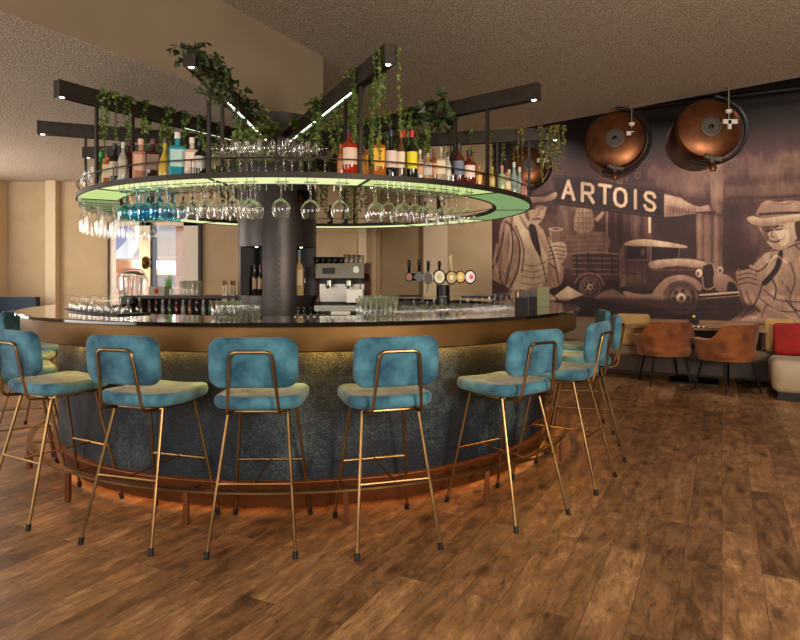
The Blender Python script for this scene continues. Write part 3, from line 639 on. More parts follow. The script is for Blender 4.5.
# ================================================================ PILLAR
PC=Vector((-1.13,5.7,0)); PR=.355
t=thing('round_pillar','dark riveted steel pillar with lit niches rising through the bar','pillar',(PC.x,PC.y,0))
def pang(px): return math.asin(max(-1,min(1,(px-278)/38.5)))  # 0 = towards viewer, + right
view=math.atan2(-PC.x,PC.y) # rotate so that 0 faces the camera
NI=[(pang(243),pang(264),1.20,1.635),(pang(296),pang(315.5),1.20,1.635),(pang(296.5),pang(311),2.02,2.13)]
def pp(a,r,z): a=a+view; return (r*math.sin(a),-r*math.cos(a),z)
angs=sorted(set([round(-PI+2*PI*i/72,5) for i in range(72)]+[round(v,5) for q in NI for v in q[:2]]))
zsn=sorted(set([0,1.0,1.95,2.4,ZS]+[v for q in NI for v in q[2:]]))
mb=MB(); vs=[pp(a,PR,z) for z in zsn for a in angs]; A=len(angs); fs=[]
for i in range(len(zsn)-1):
    for j in range(A):
        a0=angs[j];a1=angs[(j+1)%A] if j<A-1 else angs[0]+2*PI; am=(a0+a1)/2; zm=(zsn[i]+zsn[i+1])/2
        if any(q[0]<am<q[1] and q[2]<zm<q[3] for q in NI): continue
        fs.append((i*A+j,i*A+(j+1)%A,(i+1)*A+(j+1)%A,(i+1)*A+j))
mb.add(vs,fs); mb.build('shell',M['pillar'],t)
for a0,a1,z0,z1 in NI:
    mb=MB(); n=8; rb=PR-.17
    A_=[a0+(a1-a0)*i/n for i in range(n+1)]
    ab=[(a0+a1)/2+(a-(a0+a1)/2)*.9 for a in A_]
    for i in range(n):
        mb.add([pp(ab[i],rb,z0),pp(ab[i+1],rb,z0),pp(ab[i+1],rb,z1),pp(ab[i],rb,z1)],[(0,1,2,3)])
        for z in(z0,z1): mb.add([pp(A_[i],PR,z),pp(A_[i+1],PR,z),pp(ab[i+1],rb,z),pp(ab[i],rb,z)],[(0,1,2,3)])
    for a,b in((A_[0],ab[0]),(A_[-1],ab[-1])): mb.add([pp(a,PR,z0),pp(b,rb,z0),pp(b,rb,z1),pp(a,PR,z1)],[(0,1,2,3)])
    mb.build('niche',M['niche'],t,smooth=False)
mb=MB()
def rivet(a,z): 
    c=Vector(pp(a,PR,z)); mb.add([c+Vector(v)*.007 for v in((1,0,0),(-1,0,0),(0,1,0),(0,-1,0),(0,0,1),(0,0,-1))],[(0,2,4),(2,1,4),(1,3,4),(3,0,4),(2,0,5),(1,2,5),(3,1,5),(0,3,5)])
for i in range(15): rivet(-1.3+i*.186,1.77)
for i in range(14): rivet(.05,1.70-i*.05); 
for i in range(5): rivet(pang(240.5)+.0+i*0,2.15-i*.05)
o=mb.build('rivets',M['steel'],t); o['kind']='stuff'
mb=MB(); vs=[];
for r_,z in((PR+.004,1.755),(PR+.004,1.785)): vs+= [pp(-PI+2*PI*i/72,r_,z) for i in range(72)]
mb.add(vs,[(i,(i+1)%72,72+(i+1)%72,72+i) for i in range(72)]); mb.build('joint_band',M['pillar'],t)
for q in NI[:2]: 
    am=(q[0]+q[1])/2; o=MB().lathe([(0,0),(.012,0),(.012,.006),(0,.006)],12).build('niche_light',M['spot_lens'],t); o.location=pp(am,PR-.09,q[3]-.008)
# ================================================================ OVERHEAD SHELF RING
ZR=1.965; RO=1.907; RI=1.60
t=thing('ring_shelf','overhead round steel shelf with green glowing panels and a guard rail','hanging shelf',(BC.x,BC.y,ZR))
def rp(mb,name,m,sm=True,par=None):
    o=mb.build(name,m,par or t,smooth=sm)
    if par is None: o.matrix_parent_inverse=Matrix.Translation(-Vector((BC.x,BC.y,ZR)))
    return o
rp(barlathe([(RO-.012,ZR-.012),(RO,ZR-.012),(RO,ZR+.022),(RO-.012,ZR+.022),(RO-.012,ZR-.012)]),'outer_rim',M['dark_metal'])
rp(barlathe([(RI,ZR-.012),(RI+.012,ZR-.012),(RI+.012,ZR+.022),(RI,ZR+.022),(RI,ZR-.012)]),'inner_rim',M['dark_metal'])
rp(barlathe([(RI+.012,ZR+.006),(RO-.012,ZR+.006),(RO-.012,ZR+.012),(RI+.012,ZR+.012),(RI+.012,ZR+.006)]),'shelf_board',M['dark_metal'])
pdeg=[-12.2,17.9,-42.3,50,-62,87,-100,118,150,-165,-132]
pdeg=sorted(pdeg); 
for i,a in enumerate(pdeg):
    b=pdeg[(i+1)%len(pdeg)]; b=b if b>a else b+360
    mid=((a+b)/2+180)%360-180
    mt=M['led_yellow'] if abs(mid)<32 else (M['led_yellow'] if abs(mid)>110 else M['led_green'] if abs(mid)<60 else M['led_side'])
    mb=MB(); ringmesh(mb,RI+.014,RO-.014,ZR-.006,ZR+.004,max(6,int((b-a)/3)),a+.4,b-.4); rp(mb,'light_panel',mt)
    mb=MB(); mb.beam(bar(RI,a,ZR-.004),bar(RO,a,ZR-.004),.018,.014); rp(mb,'spoke',M['dark_metal'])
mb=MB(); mb.tube([bar(RO-.006,360*i/120,ZR+.105) for i in range(120)],.0045,6,closed=True); rp(mb,'guard_rail',M['dark_metal'])
for i in range(36):
    mb=MB(); p=bar(RO-.006,5+10*i); mb.tube([(p.x,p.y,ZR+.02),(p.x,p.y,ZR+.105)],.003,5); 
    if i%2==0: rp(mb,'rail_support',M['dark_metal'])
# ================================================================ BEAMS
ZB=2.515
tips=[('A',(-1.15,3.37),'dark ceiling beam pointing at the viewer, left one of the central pair, draped in ivy'),
('B',(-.05,3.33),'dark ceiling beam pointing at the viewer, right one of the central pair, with trailing strands'),
('C',(-2.19,3.94),'dark beam reaching out to the left over the spirit bottles, a spotlight in its tip'),
('D',(.90,4.01),'dark beam reaching out to the right below the textured ceiling, bare at its tip'),
('E',(-2.92,4.98),'dark beam at far left, lower in the picture, over the end of the ring shelf'),
('H',(1.34,5.20),'dark beam at the far right of the ring, its tip hung with yellowish trailing plants'),
('G',(-3.06,5.99),'short dark beam behind the bottles at the left end of the ring shelf'),
('I',(1.0,7.5),'rear beam over the ring on the right, mostly hidden by plants'),
('J',(-.36,8.0),'rear beam over the ring behind the column, pointing away'),
('K',(-2.5,7.9),'rear beam over the ring on the left, above the window')]
BW=.064;BH=.105
beams={}
for key,(x,y),lab in tips:
    tip=Vector((x,y,0)); d=(PC-tip); L=d.length-PR-.002; d=d.normalized(); a=math.atan2(d.y,d.x)
    t=thing('ceiling_beam',lab,'beam',(x,y,ZB),a,'radiating beams over the bar')
    mb=MB(); mb.box(.008,L,-BW/2,BW/2,0.012,BH); mb.box(.008,L,-BW/2,-BW/2+.012,0,.012); mb.box(.008,L,BW/2-.012,BW/2,0,.012); mb.build('beam_body',M['dark_metal'],t,smooth=False)
    MB().box(0,.008,-BW/2-.002,BW/2+.002,-.002,BH+.002).build('end_cap',M['dark_metal'],t,smooth=False)
    MB().lathe([(0,-.004),(.014,-.004),(.016,.01)],12,Matrix.Translation((.035,0,.004))).build('spot_lens',M['led_white'],t)
    if key in'ABC': MB().box((.62 if key=='B' else .75) if key!='C' else 1.0,L-.1,-.006,.006,.006,.010).build('light_strip',M['led_strip'],t,smooth=False)
    beams[key]=(tip,d,L)
    # hangers down to the shelf
    for R in(RO-.02,RI+.02):
        # intersection of beam line with circle
        oc=tip-BC; oc.z=0; bq=oc.dot(d); cq=oc.length_squared-R*R; disc=bq*bq-cq
        if disc<=0: continue
        s=-bq-math.sqrt(disc)
        if s<0: continue
        MB().box(s-.010,s+.010,-.010,.010,ZR+.02-ZB,0).build('hanger_post',M['dark_metal'],t,smooth=False)
# ================================================================ GLASSES AND RACKS
def glass_prof(kind):
    if kind=='gin': return [(.036,0),(.034,.003),(.006,.008),(.0045,.02),(.0045,.075),(.008,.085),(.03,.098),(.048,.118),(.053,.14),(.05,.165),(.042,.19)],.19
    if kind=='wine': return [(.034,0),(.032,.003),(.006,.008),(.004,.02),(.004,.085),(.010,.095),(.030,.115),(.038,.14),(.036,.17),(.030,.2)],.2
    if kind=='flute': return [(.03,0),(.028,.003),(.005,.008),(.004,.02),(.004,.07),(.012,.085),(.022,.12),(.024,.16),(.021,.21)],.21
    if kind=='tumbler': return [(0,.004),(.028,.004),(.031,.012),(.035,.10),(.034,.10),(.029,.012),(0,.010)],.1
    if kind=='highball': return [(0,.004),(.026,.004),(.028,.012),(.032,.14),(.031,.14),(.026,.012),(0,.010)],.14
    if kind=='coupe': return [(.034,0),(.032,.003),(.006,.008),(.004,.02),(.004,.08),(.012,.09),(.04,.105),(.05,.125),(.052,.14)],.14
GM={}
for k in('gin','wine','flute','tumbler','highball','coupe'):
    pr,h_=glass_prof(k); mb=MB(); mb.lathe(pr,18)
    if k in('gin','wine','flute','coupe'): mb.lathe([(0,.006),(.034,.003)],18)
    me_=bpy.data.meshes.new(k+'_glass'); me_.from_pydata(mb.v,[],mb.f); me_.materials.append(M['glass']); me_.polygons.foreach_set('use_smooth',[True]*len(me_.polygons)); GM[k]=(me_,h_)
blue={}
for k in('gin','wine'):
    me_=GM[k][0].copy(); me_.materials.clear(); me_.materials.append(M['blue_glass']); blue[k]=(me_,GM[k][1])
NAMES={'gin':'gin_glass','wine':'wine_glass','flute':'champagne_flute','tumbler':'tumbler','highball':'highball_glass','coupe':'coupe_glass'}
ORD=['first','second','third','fourth','fifth','sixth','seventh','eighth','ninth','tenth','eleventh','twelfth','thirteenth','fourteenth','fifteenth','sixteenth','seventeenth','eighteenth','nineteenth','twentieth','twenty-first','twenty-second','twenty-third','twenty-fourth','twenty-fifth','twenty-sixth','twenty-seventh','twenty-eighth','twenty-ninth','thirtieth']
def glass(kind,loc,label,group=None,up=True,bl=False,scale=1,rx=0):
    me_,h_=(blue if bl else GM)[kind]; o=bpy.data.objects.new(NAMES[kind],me_); COL.objects.link(o); o.location=loc; o.scale=(scale,)*3
    o.rotation_euler=(rx if up else PI,0,random.random()*6)
    tag(o,label,'glass',group); return o
# hanging racks: wire pairs under the ring, each holding a radial row of glasses
def hang_row(a,n,kind,bl=False,label=None,where='',r0=1.86,z=ZR-.055,sc=1.0):
    t=thing('glass_rack','thin wire rack hanging from the ring, %s'%where,'glass rack',bar(1.75,a,ZR-.012),math.radians(a),'wire glass racks under the ring shelf')
    mb=MB()
    for s in(-.022,.022):
        mb.tube([(s,-.14,0),(s,-.14,z-ZR+.012+.0),(s,.12,z-ZR+.012),(s,.12,0)],.0028,5)
    mb.tube([(-.04,-.14,z-ZR+.03),(.04,-.14,z-ZR+.03)],.0028,5)
    mb.build('wire',M['steel'],t)
    for i in range(n):
        p=bar(r0-i*.105,a+random.uniform(-.5,.5),z+.012)
        lab=label[i] if label else '%s hanging glass, %s, %s'%(['outermost','middle','innermost'][i] if n>2 else ['outer','inner'][i],where,'blue tinted' if bl else 'clear')
        glass(kind,p,lab,'glasses hanging from the ring shelf' if not label else None,up=False,bl=bl,scale=sc)
def adeg(px,R=1.86):
    p=ring_at(px,R); return math.degrees(math.atan2(p.x-BC.x,BC.y-p.y))
for i,(px,n,kind) in enumerate(((234,3,'gin'),(221,3,'wine'),(207,2,'gin'),(194,3,'gin'),(181,3,'wine'),(168,3,'gin'))): hang_row(adeg(px),n,kind,where='%s row left of the pillar'%ORD[i])
for i,(px,n,kind) in enumerate(((378,2,'gin'),(389,1,'gin'),(404,2,'gin'),(416,1,'gin'),(429,2,'gin'),(441,2,'wine'),(453,2,'gin'),(466,2,'gin'))): hang_row(adeg(px),n,kind,where='%s row right of the pillar'%ORD[i],sc=1.12)
for i,px in enumerate((126,136,147,158)): hang_row(adeg(px),3 if i==2 else 2,'gin',True,where='%s row above the window, from the left'%ORD[i])
hang_row(adeg(252),2,'gin',label=['large round glass hanging in front of the pillar, outer of its leftmost pair','round glass hanging in front of the pillar, inner of its leftmost pair'],sc=1.05,where='at the left edge of the pillar')
hang_row(adeg(283),1,'gin',label=['large gin glass hanging alone in front of the middle of the pillar'],sc=1.05,where='in front of the middle of the pillar')
hang_row(adeg(311),1,'gin',label=['large gin glass hanging in front of the right edge of the pillar'],sc=1.1,where='at the right edge of the pillar')
hang_row(adeg(342),1,'gin',label=['large gin glass hanging alone right of the pillar'],sc=1.08,where='alone right of the pillar')
for i,a in enumerate((-108,-102,-96)): hang_row(a,2,'wine',where='%s row round the far left end'%ORD[i])
for i,a in enumerate((-91,-86,-81,-76,-71,-66,-61,-56)): hang_row(a,3,'flute',where='%s row at the left end of the ring'%ORD[i])
# upright glasses on the shelf, left end and centre
SZ=ZR+.013; NU=0
for px,R,k in((215,1.83,'coupe'),(222,1.72,'gin'),(229,1.83,'gin'),(240,1.84,'gin'),(247,1.74,'gin'),(252,1.85,'gin'),(259,1.74,'coupe'),(266,1.83,'gin'),(276,1.74,'coupe'),(284,1.84,'wine'),(292,1.74,'gin'),(301,1.83,'gin'),(309,1.76,'gin'),(325,1.83,'coupe')):
    p=ring_at(px,R,True,SZ)
    glass(k,p,'clear %s glass upright on the shelf, %s from the left of the middle group'%('coupe' if k=='coupe' else 'round',ORD[NU]),'upright glasses on the middle of the ring shelf',scale=1.12); NU+=1
for i,a in enumerate(range(-96,-48,6)):
    for R,w in((1.84,'outer'),(1.72,'middle'),(1.64,'inner')):
        glass('wine',bar(R,a+random.uniform(-1,1),SZ),'clear wine glass upright at the left end of the shelf, %s ring, %s along'%(w,ORD[i]),'glasses on the left end of the shelf',scale=.95)
# ================================================================ BOTTLES
def bottle(loc,r,h,shape,body,cap,lab=None,label='',face=0,group=None,labz=(.25,.6),trans=.35):
    t=thing('spirit_bottle',label,'bottle',loc,face,group)
    sq={'square':5,'round':None,'slim':None,'bell':None}[shape]
    nk=.28*r if r>.03 else .34*r; nk=max(nk,.009)
    if shape=='square': pr=[(0,0),(r*.95,0),(r,.004),(r,h*.62),(r*.9,h*.67),(nk*1.1,h*.72),(nk,h*.74),(nk,h*.9)]
    elif shape=='slim': pr=[(0,0),(r*.95,0),(r,.004),(r,h*.55),(r*.75,h*.66),(nk*1.1,h*.76),(nk,h*.8),(nk,h*.92)]
    elif shape=='bell': pr=[(0,0),(r*.9,0),(r,.02),(r*.98,h*.3),(r*.7,h*.5),(nk*1.3,h*.62),(nk,h*.7),(nk,h*.9)]
    else: pr=[(0,0),(r*.93,0),(r,.006),(r,h*.58),(r*.85,h*.66),(nk*1.15,h*.73),(nk,h*.76),(nk,h*.92)]
    key=('b',body,trans)
    if key not in M: M[key]=mat('bottle_glass',body,.08,0,trans=trans,spec=.6)
    MB().lathe(pr,20,sq=sq).build('body',M[key],t)
    kc=('c',cap)
    if kc not in M: M[kc]=mat('bottle_cap',cap,.4)
    MB().lathe([(nk*1.25,h*.86),(nk*1.3,h*.865),(nk*1.25,h),(0,h)],14).build('cap',M[kc],t)
    if lab:
        kl=('l',lab)
        if kl not in M: M[kl]=mat('bottle_label',lab,.6)
        if sq: MB().box(-r*.8,r*.8,-r-.0015,-r-.0005,h*labz[0]*.9,h*labz[1]).build('label',M[kl],t,smooth=False)
        else: MB().lathe([(r+.001,h*labz[0]*.9),(r+.001,h*min(labz[1],.56))],12,None,-PI/2-.95,-PI/2+.95).build('label',M[kl],t)
    return t
def shelf_bottle(px,R,*a,**k):
    p=ring_at(px,R,True,SZ); ang=math.atan2(p.x,p.y); a=(a[0]*1.13,a[1]*1.16)+a[2:]; return bottle(p,*a,face=-ang,**k)
SB=[ # px,R,r,h,shape,body,cap,label colour,text
(101,1.80,.034,.23,'round',(60,120,50),(40,160,40),None,'green spirit bottle beside the left hanger post on the shelf'),
(107,1.84,.030,.20,'square',(200,110,40),(30,20,15),(210,200,170),'small amber bottle with pale label near the left end of the shelf'),
(115,1.80,.036,.25,'round',(30,24,22),(30,30,30),(205,195,165),'black bottle with a cream label, third from the left on the shelf'),
(123,1.84,.028,.23,'slim',(190,185,175),(200,200,195),(180,170,150),'slim clear bottle standing between two dark bottles, shelf left'),
(129,1.80,.030,.25,'round',(70,26,20),(60,20,18),None,'dark reddish bottle left of the rose-gold square bottle'),
(141,1.82,.046,.235,'square',(206,150,126),(210,170,140),(214,168,148),'rose-pink square bottle with patterned label, left part of the shelf'),
(153,1.82,.040,.225,'square',(60,26,24),(90,50,30),(120,96,84),'dark brown square bottle between the pink and the yellow bottle'),
(165,1.82,.036,.225,'bell',(226,190,84),(60,45,30),None,'yellow liqueur bottle left of the turquoise bottle'),
(177.5,1.82,.046,.245,'square',(50,168,186),(210,210,205),(176,208,208),'turquoise square gin bottle with pale label'),
(192,1.82,.040,.21,'square',(228,206,190),(220,210,200),(236,214,200),'white bottle with a red dot beside the turquoise gin'),
(200,1.82,.034,.19,'round',(26,22,24),(20,20,20),(190,186,178),'dark round bottle with small pale badge left of the hanger post'),
(341,1.82,.022,.17,'slim',(190,110,60),(150,60,30),(170,120,70),'slim amber bottle at the start of the right-hand bottle row'),
(350,1.83,.046,.26,'round',(186,52,30),(40,18,14),(214,190,170),'red-orange liqueur bottle with white badge left of the hanger post'),
(363,1.80,.032,.19,'square',(206,130,36),(40,30,20),(214,150,40),'short golden bottle just left of the right hanger post'),
(379,1.83,.038,.255,'square',(196,112,28),(24,18,16),(236,180,60),'amber whisky bottle with yellow label and black cap'),
(391,1.80,.042,.27,'bell',(26,34,44),(22,40,64),(220,200,186),'dark bottle with a white diamond label and blue neck'),
(401,1.84,.026,.26,'slim',(110,76,48),(150,80,30),(226,212,186),'slim bottle with cream label right of the diamond-label bottle'),
(404,1.73,.026,.29,'slim',(40,40,30),(190,30,26),None,'red-capped bottle standing behind the slim cream-label bottle'),
(412,1.82,.036,.275,'round',(22,40,26),(190,30,40),(232,214,40),'dark green bottle with a bright yellow label and red neck'),
(420,1.84,.024,.17,'slim',(200,180,160),(210,190,170),(210,150,110),'tiny pale bottle right of the yellow-label bottle'),
(428,1.82,.030,.16,'square',(190,150,110),(170,150,120),(200,190,180),'stubby clear bottle with silver label, right bottle row'),
(434,1.82,.030,.19,'round',(140,84,50),(120,70,30),(200,150,110),'squat brown bottle in the middle of the right bottle row'),
(441,1.84,.032,.20,'square',(190,170,140),(170,160,140),(216,200,170),'clear square bottle with cream label, right bottle row'),
(448,1.83,.020,.18,'slim',(210,206,200),(40,30,30),(220,214,206),'slim white bottle left of the black-capped bottle'),
(452,1.80,.026,.23,'round',(36,26,26),(16,14,16),None,'black-capped dark bottle in the right bottle row'),
(459,1.84,.034,.24,'round',(96,44,40),(30,40,60),(110,120,140),'dark red bottle with grey-blue label, right bottle row'),
(469,1.84,.044,.21,'round',(120,40,26),(18,14,14),(226,206,196),'round red-brown rum bottle with white label and black cap'),
(479,1.84,.022,.13,'round',(226,140,70),(200,120,50),(240,200,120),'small orange bottle, first of the small ones right of the rum'),
(486,1.84,.024,.12,'square',(220,130,60),(190,100,40),(236,190,110),'small orange square bottle, second of the small ones'),
(492,1.82,.020,.15,'slim',(200,180,70),(160,150,60),(220,200,120),'small yellow bottle beside the right hanger post'),
(502,1.84,.028,.17,'round',(200,210,160),(220,130,120),None,'pale green bottle with pink cap right of the hanger post'),
(507,1.84,.028,.14,'bell',(236,190,140),(220,90,40),(240,220,190),'peach coloured bottle with an orange cap near the right end'),
(509,1.72,.026,.25,'slim',(180,200,180),(200,214,200),None,'tall clear bottle, leftmost of three at the right end'),
(514,1.80,.026,.25,'slim',(170,196,184),(196,210,196),None,'tall clear bottle, middle one of three at the right end'),
(519.5,1.80,.026,.27,'slim',(186,204,190),(206,216,206),None,'tall clear bottle, rightmost of three at the right end'),
(524,1.86,.024,.17,'round',(196,110,110),(190,60,60),(220,160,150),'pinkish bottle at the outer right end of the ring shelf')]
for px,R,r,h_,sh,bd,cp,lb,tx in SB: shelf_bottle(px,R,r,h_,sh,bd,cp,lb,label=tx)
# bottles on the far half of the ring
fb=[(150,(90,60,40)),(160,(60,40,30)),(172,(150,140,130)),(183,(50,30,26)),(192,(60,80,60)),(205,(110,60,30)),(213,(200,26,30)),(222,(120,110,96)),(232,(60,44,30)),(330,(90,60,40)),(345,(60,70,50)),(395,(110,80,50)),(410,(60,40,30)),(425,(140,120,100)),(440,(60,60,40))]
fdesc=['brown','black','clear grey','dark brown','green','amber','bright red','smoky','dark amber','chestnut','olive','tan','near-black','pale brown','mossy green']
for (px,c),dn in zip(fb,fdesc):
    p=ring_at(px,1.76,False,SZ); bottle(p,.036,.24 if c[0]!=200 else .2,'round',c,(30,24,22) if c[0]!=200 else (190,20,24),None,label='%s bottle on the far half of the ring shelf'%dn,group=None)
# niche bottles
def pw(a,r,z): v=Vector(pp(a,r,z)); return v+PC
for px,r_,h_,c,cp,lb,tx in((250,.022,.20,(40,26,24),(24,18,16),(150,120,90),'left dark wine bottle in the left niche of the pillar'),(257,.022,.20,(36,22,20),(120,30,30),(170,140,100),'middle dark bottle in the left niche of the pillar'),(262,.018,.17,(190,150,110),(150,120,90),None,'small pale bottle at the edge of the left pillar niche'),
     (299,.02,.18,(130,150,180),(60,110,190),(190,200,210),'small blue-capped bottle in the right niche of the pillar'),(305,.042,.30,(200,170,120),(110,150,200),(216,196,160),'large clear vodka bottle with blue neck in the right pillar niche'),(312,.016,.2,(60,50,44),(30,30,30),None,'thin dark bottle at the edge of the right pillar niche')):
    bottle(pw(pang(px)*.96,PR-.075,1.20),r_,h_*1.35,'round',c,cp,lb,label=tx,trans=.15)
t=MB().lathe([(0,0),(.03,0),(.04,.03),(.03,.06),(.022,.075),(.026,.085)],16).build('copper_jar',M['copper']); t.location=pw(pang(304)*.98,PR-.07,2.02); tag(t,'little copper jar in the small top niche of the pillar','jar')
# ================================================================ VINES
def strand(mb,p,length,leaf,dens,wig=.02,dirv=(0,0,-1),spread=.5,curl=0):
    p=Vector(p); d=Vector(dirv).normalized(); n=max(3,int(length*dens)); pts=[p.copy()]; ph=random.random()*6
    q=p.copy()
    for i in range(n):
        d=(d+Vector((random.uniform(-1,1),random.uniform(-1,1),0))*wig*3+Vector((0,0,-.25))).normalized(); q=q+d*(length/n); pts.append(q.copy())
        for _ in range(2):
            ax=Vector((random.uniform(-1,1),random.uniform(-1,1),random.uniform(-.9,.2))).normalized(); s=leaf*random.uniform(.6,1.15)
            sd=ax.cross(Vector((random.uniform(-1,1),random.uniform(-1,1),random.uniform(-1,1)))).normalized()*s*spread; nn=ax.cross(sd).normalized()*s*.15
            o=q+ax*s*.1
            mb.cur=0;mb.add([o,o+ax*s*.35+sd,o+ax*s,o+ax*s*.35-sd,o+ax*s*.45+nn],[(0,1,4),(1,2,4),(2,3,4),(3,0,4)])
    mb.cur=1; mb.tube(pts,.0018,4,caps=False); mb.cur=0
def vine(key,s0,s1,n,lmin,lmax,leaf,mt,label,dens=70,wig=.02,spread=.5,top=True,cat='hanging plant',name='trailing_plant'):
    tip,d,L=beams[key]; side=Vector((-d.y,d.x,0)); mb=MB(); zt=ZB+BH
    for i in range(n):
        s=s0+(s1-s0)*(i+.5)/n+random.uniform(-.02,.02); sg=random.choice((-1,1)); b=tip+d*s
        p0=Vector((b.x,b.y,zt+.008))+side*sg*.02; p1=Vector((b.x,b.y,zt+.012))+side*sg*(BW/2+.008)
        if top: strand(mb,p0,.10,leaf,dens,wig*3,side*sg+Vector((0,0,.45)),spread)
        strand(mb,p1+Vector((0,0,-.01)),random.uniform(lmin,lmax),leaf,dens,wig,(0,0,-1),spread)
    if top:
        for i in range(int((s1-s0)*10)+1):
            b=tip+d*(s0+(s1-s0)*random.random()); strand(mb,Vector((b.x,b.y,zt+.004)),.12,leaf*1.1,dens,wig*4,(d*random.choice((-1,1))+Vector((random.uniform(-.3,.3),random.uniform(-.3,.3),.35))),spread)
    o=mb.build(name,[mt,M['leaf_dark']],smooth=False); tag(o,label,cat,'plants draped over the beams'); return o
vine('A',.0,.40,6,.08,.22,.045,M['leaf_dark'],'dark ivy hanging off the tip of the left central beam',34,.08,.55)
vine('A',.45,1.2,9,.06,.16,.055,M['leaf_dark'],'bushy dark ivy along the top of the left central beam',34,.06,.55)
vine('A',1.1,1.95,13,.12,.38,.05,M['leaf'],'broad green leaves hanging low from the left central beam near the pillar',34,.04,.5)
vine('B',-.05,.28,5,.30,.62,.016,M['leaf'],'fine bead-like strands hanging from the tip of the right central beam',90,.012,.8,top=False)
vine('B',.36,.72,10,.35,.62,.018,M['leaf'],'dense bead-like green strands beside the right hanger post',95,.015,.8)
vine('B',.75,1.95,17,.16,.42,.034,M['leaf'],'green trailing plants along the right central beam towards the pillar',50,.04,.55)
vine('C',.28,.50,6,.18,.44,.024,M['leaf'],'trailing plant nearest the tip of the left beam',70,.03,.6)
vine('C',.6,1.7,22,.12,.34,.03,M['leaf'],'green creepers over the bottles along the left beam',55,.03,.6)
vine('C',1.6,2.0,9,.12,.30,.034,M['leaf'],'creepers of the left beam close to the pillar',60,.03,.6)
vine('D',.72,.84,6,.10,.18,.10,M['leaf_dark'],'big drooping dark leaf lying over the right beam',22,.03,.45)
vine('D',.88,1.3,16,.26,.46,.03,M['leaf'],'dense green plant hanging from the right beam over the bottles',60,.03,.6)
vine('D',1.3,2.0,14,.16,.34,.03,M['leaf'],'thinner creepers of the right beam nearer the pillar',50,.03,.6)
vine('H',-.03,.16,9,.16,.46,.022,M['leaf_yellow'],'yellowish trailing plant at the tip of the far right beam',80,.02,.7)
vine('H',.28,.62,7,.2,.40,.018,M['leaf_yellow'],'thin yellow-green strands next to the tip of the far right beam',80,.02,.7)
vine('H',.7,1.6,10,.15,.40,.026,M['leaf'],'green strands in the middle of the far right beam',60,.02,.6)
vine('E',.6,1.5,10,.10,.30,.03,M['leaf'],'green creeper over the far left beam behind the glasses',50,.03,.6)
vine('I',.5,1.6,16,.2,.45,.034,M['leaf'],'plant hanging from the rear right beam',50,.03,.6)
vine('J',.3,1.6,14,.3,.7,.034,M['leaf'],'long plant strands hanging behind the pillar from the rear beam',50,.03,.6)
vine('K',.5,1.8,16,.2,.45,.034,M['leaf'],'plant hanging from the rear left beam',50,.03,.6)
# ================================================================ BEHIND THE BAR
# back unit with the coffee machine
t=thing('back_bar_cabinet','dark cabinet inside the bar carrying the coffee machine','cabinet',(-.25,5.75,0))
MB().box(-.50,.98,-.30,.30,0,1.0).build('body',M['darkwood'],t,smooth=False); MB().box(-.52,1.0,-.32,.32,1.0,1.03).build('worktop',M['black_metal'],t,smooth=False)
def coffee():
    t=thing('espresso_machine','chrome and dark red espresso machine right of the pillar','coffee machine',(-.49,5.72,1.03))
    w=.42
    MB().box(-.26,.17,-.02,.22,.06,.42).build('body',M['black_metal'],t,smooth=False)
    MB().box(-.25,.16,-.03,-.02,.10,.25).build('back_plate',M['steel'],t,smooth=False)
    mb=MB(); v=[(.17,-.20,.06),(.19,-.20,.06),(.19,.24,.06),(.17,.24,.06)]
    prof=[(-.14,.07),(.24,.07),(.27,.25),(.22,.43),(-.10,.43),(-.20,.40),(-.22,.34),(-.06,.27),(-.04,.16),(-.16,.11)]
    for xs in((.17,.215),(-.28,-.26)):
        n=len(prof); mb=MB(); mb.add([(xs[0],y,z) for y,z in prof]+[(xs[1],y,z) for y,z in prof],[tuple(reversed(range(n))),tuple(n+i for i in range(n))]+[(i,(i+1)%n,n+(i+1)%n,n+i) for i in range(n)])
        mb.build('side_panel',mat('dark_red_lacquer',(74,34,28),.35),t,smooth=False)
    MB().add([(-.26,-.20,.42),(.17,-.20,.42),(.17,-.23,.30),(-.26,-.23,.30),(-.26,-.02,.42),(.17,-.02,.42),(.17,-.02,.30),(-.26,-.02,.30)],[(0,3,2,1),(0,1,5,4),(3,7,6,2),(0,4,7,3),(1,2,6,5)]).build('control_panel',M['steel'],t,smooth=False)
    MB().box(-.20,-.09,-.226,-.216,.335,.385,Matrix.Rotation(0,4,'X')).build('display',M['black_metal'],t,smooth=False)
    MB().lathe([(0,0),(.028,0),(.028,.02),(0,.02)],20,Matrix.Translation((.10,-.215,.37))@Matrix.Rotation(PI/2,4,'X')).build('dial',M['steel'],t)
    MB().box(-.27,.18,-.24,.20,.03,.075).build('drip_tray',M['steel'],t,smooth=False)
    MB().box(-.12,.05,-.26,-.24,-.0,.028).build('drip_drawer',M['white'],t,smooth=False)
    for x in(-.15,.03):
        mb=MB();mb.lathe([(.0,.03),(.034,.03),(.036,-.02),(.0,-.022)],16,Matrix.Translation((x,-.12,.25)));mb.build('group_head',M['steel'],t)
        mb=MB();mb.tube([(x,-.13,.235),(x,-.27,.222)],.011,8);mb.build('portafilter_handle',M['black_metal'],t)
    mb=MB();mb.tube(rounded([(.13,-.20,.29),(.14,-.25,.2),(.13,-.24,.11)],.03),.005,6);mb.build('steam_wand',M['steel'],t)
    for x in(-.24,.15):
        for y in(-.18,.18): MB().lathe([(0,-.0),(.016,-.0),(.016,.035),(0,.035)],10,Matrix.Translation((x,y,0))).build('foot',M['black_metal'],t)
    return t
cm=coffee(); cm.scale=(1,1,1.08)
o=MB().box(-.07,.07,-.06,.06,0,.115).build('white_box',M['white'],smooth=False); o.location=(-.40,5.50,1.14); tag(o,'white square paper box on the drip tray of the espresso machine','box')
cup=MB().lathe([(0,.003),(.020,.003),(.024,.01),(.035,.06),(.033,.06),(.022,.012),(0,.01)],16)
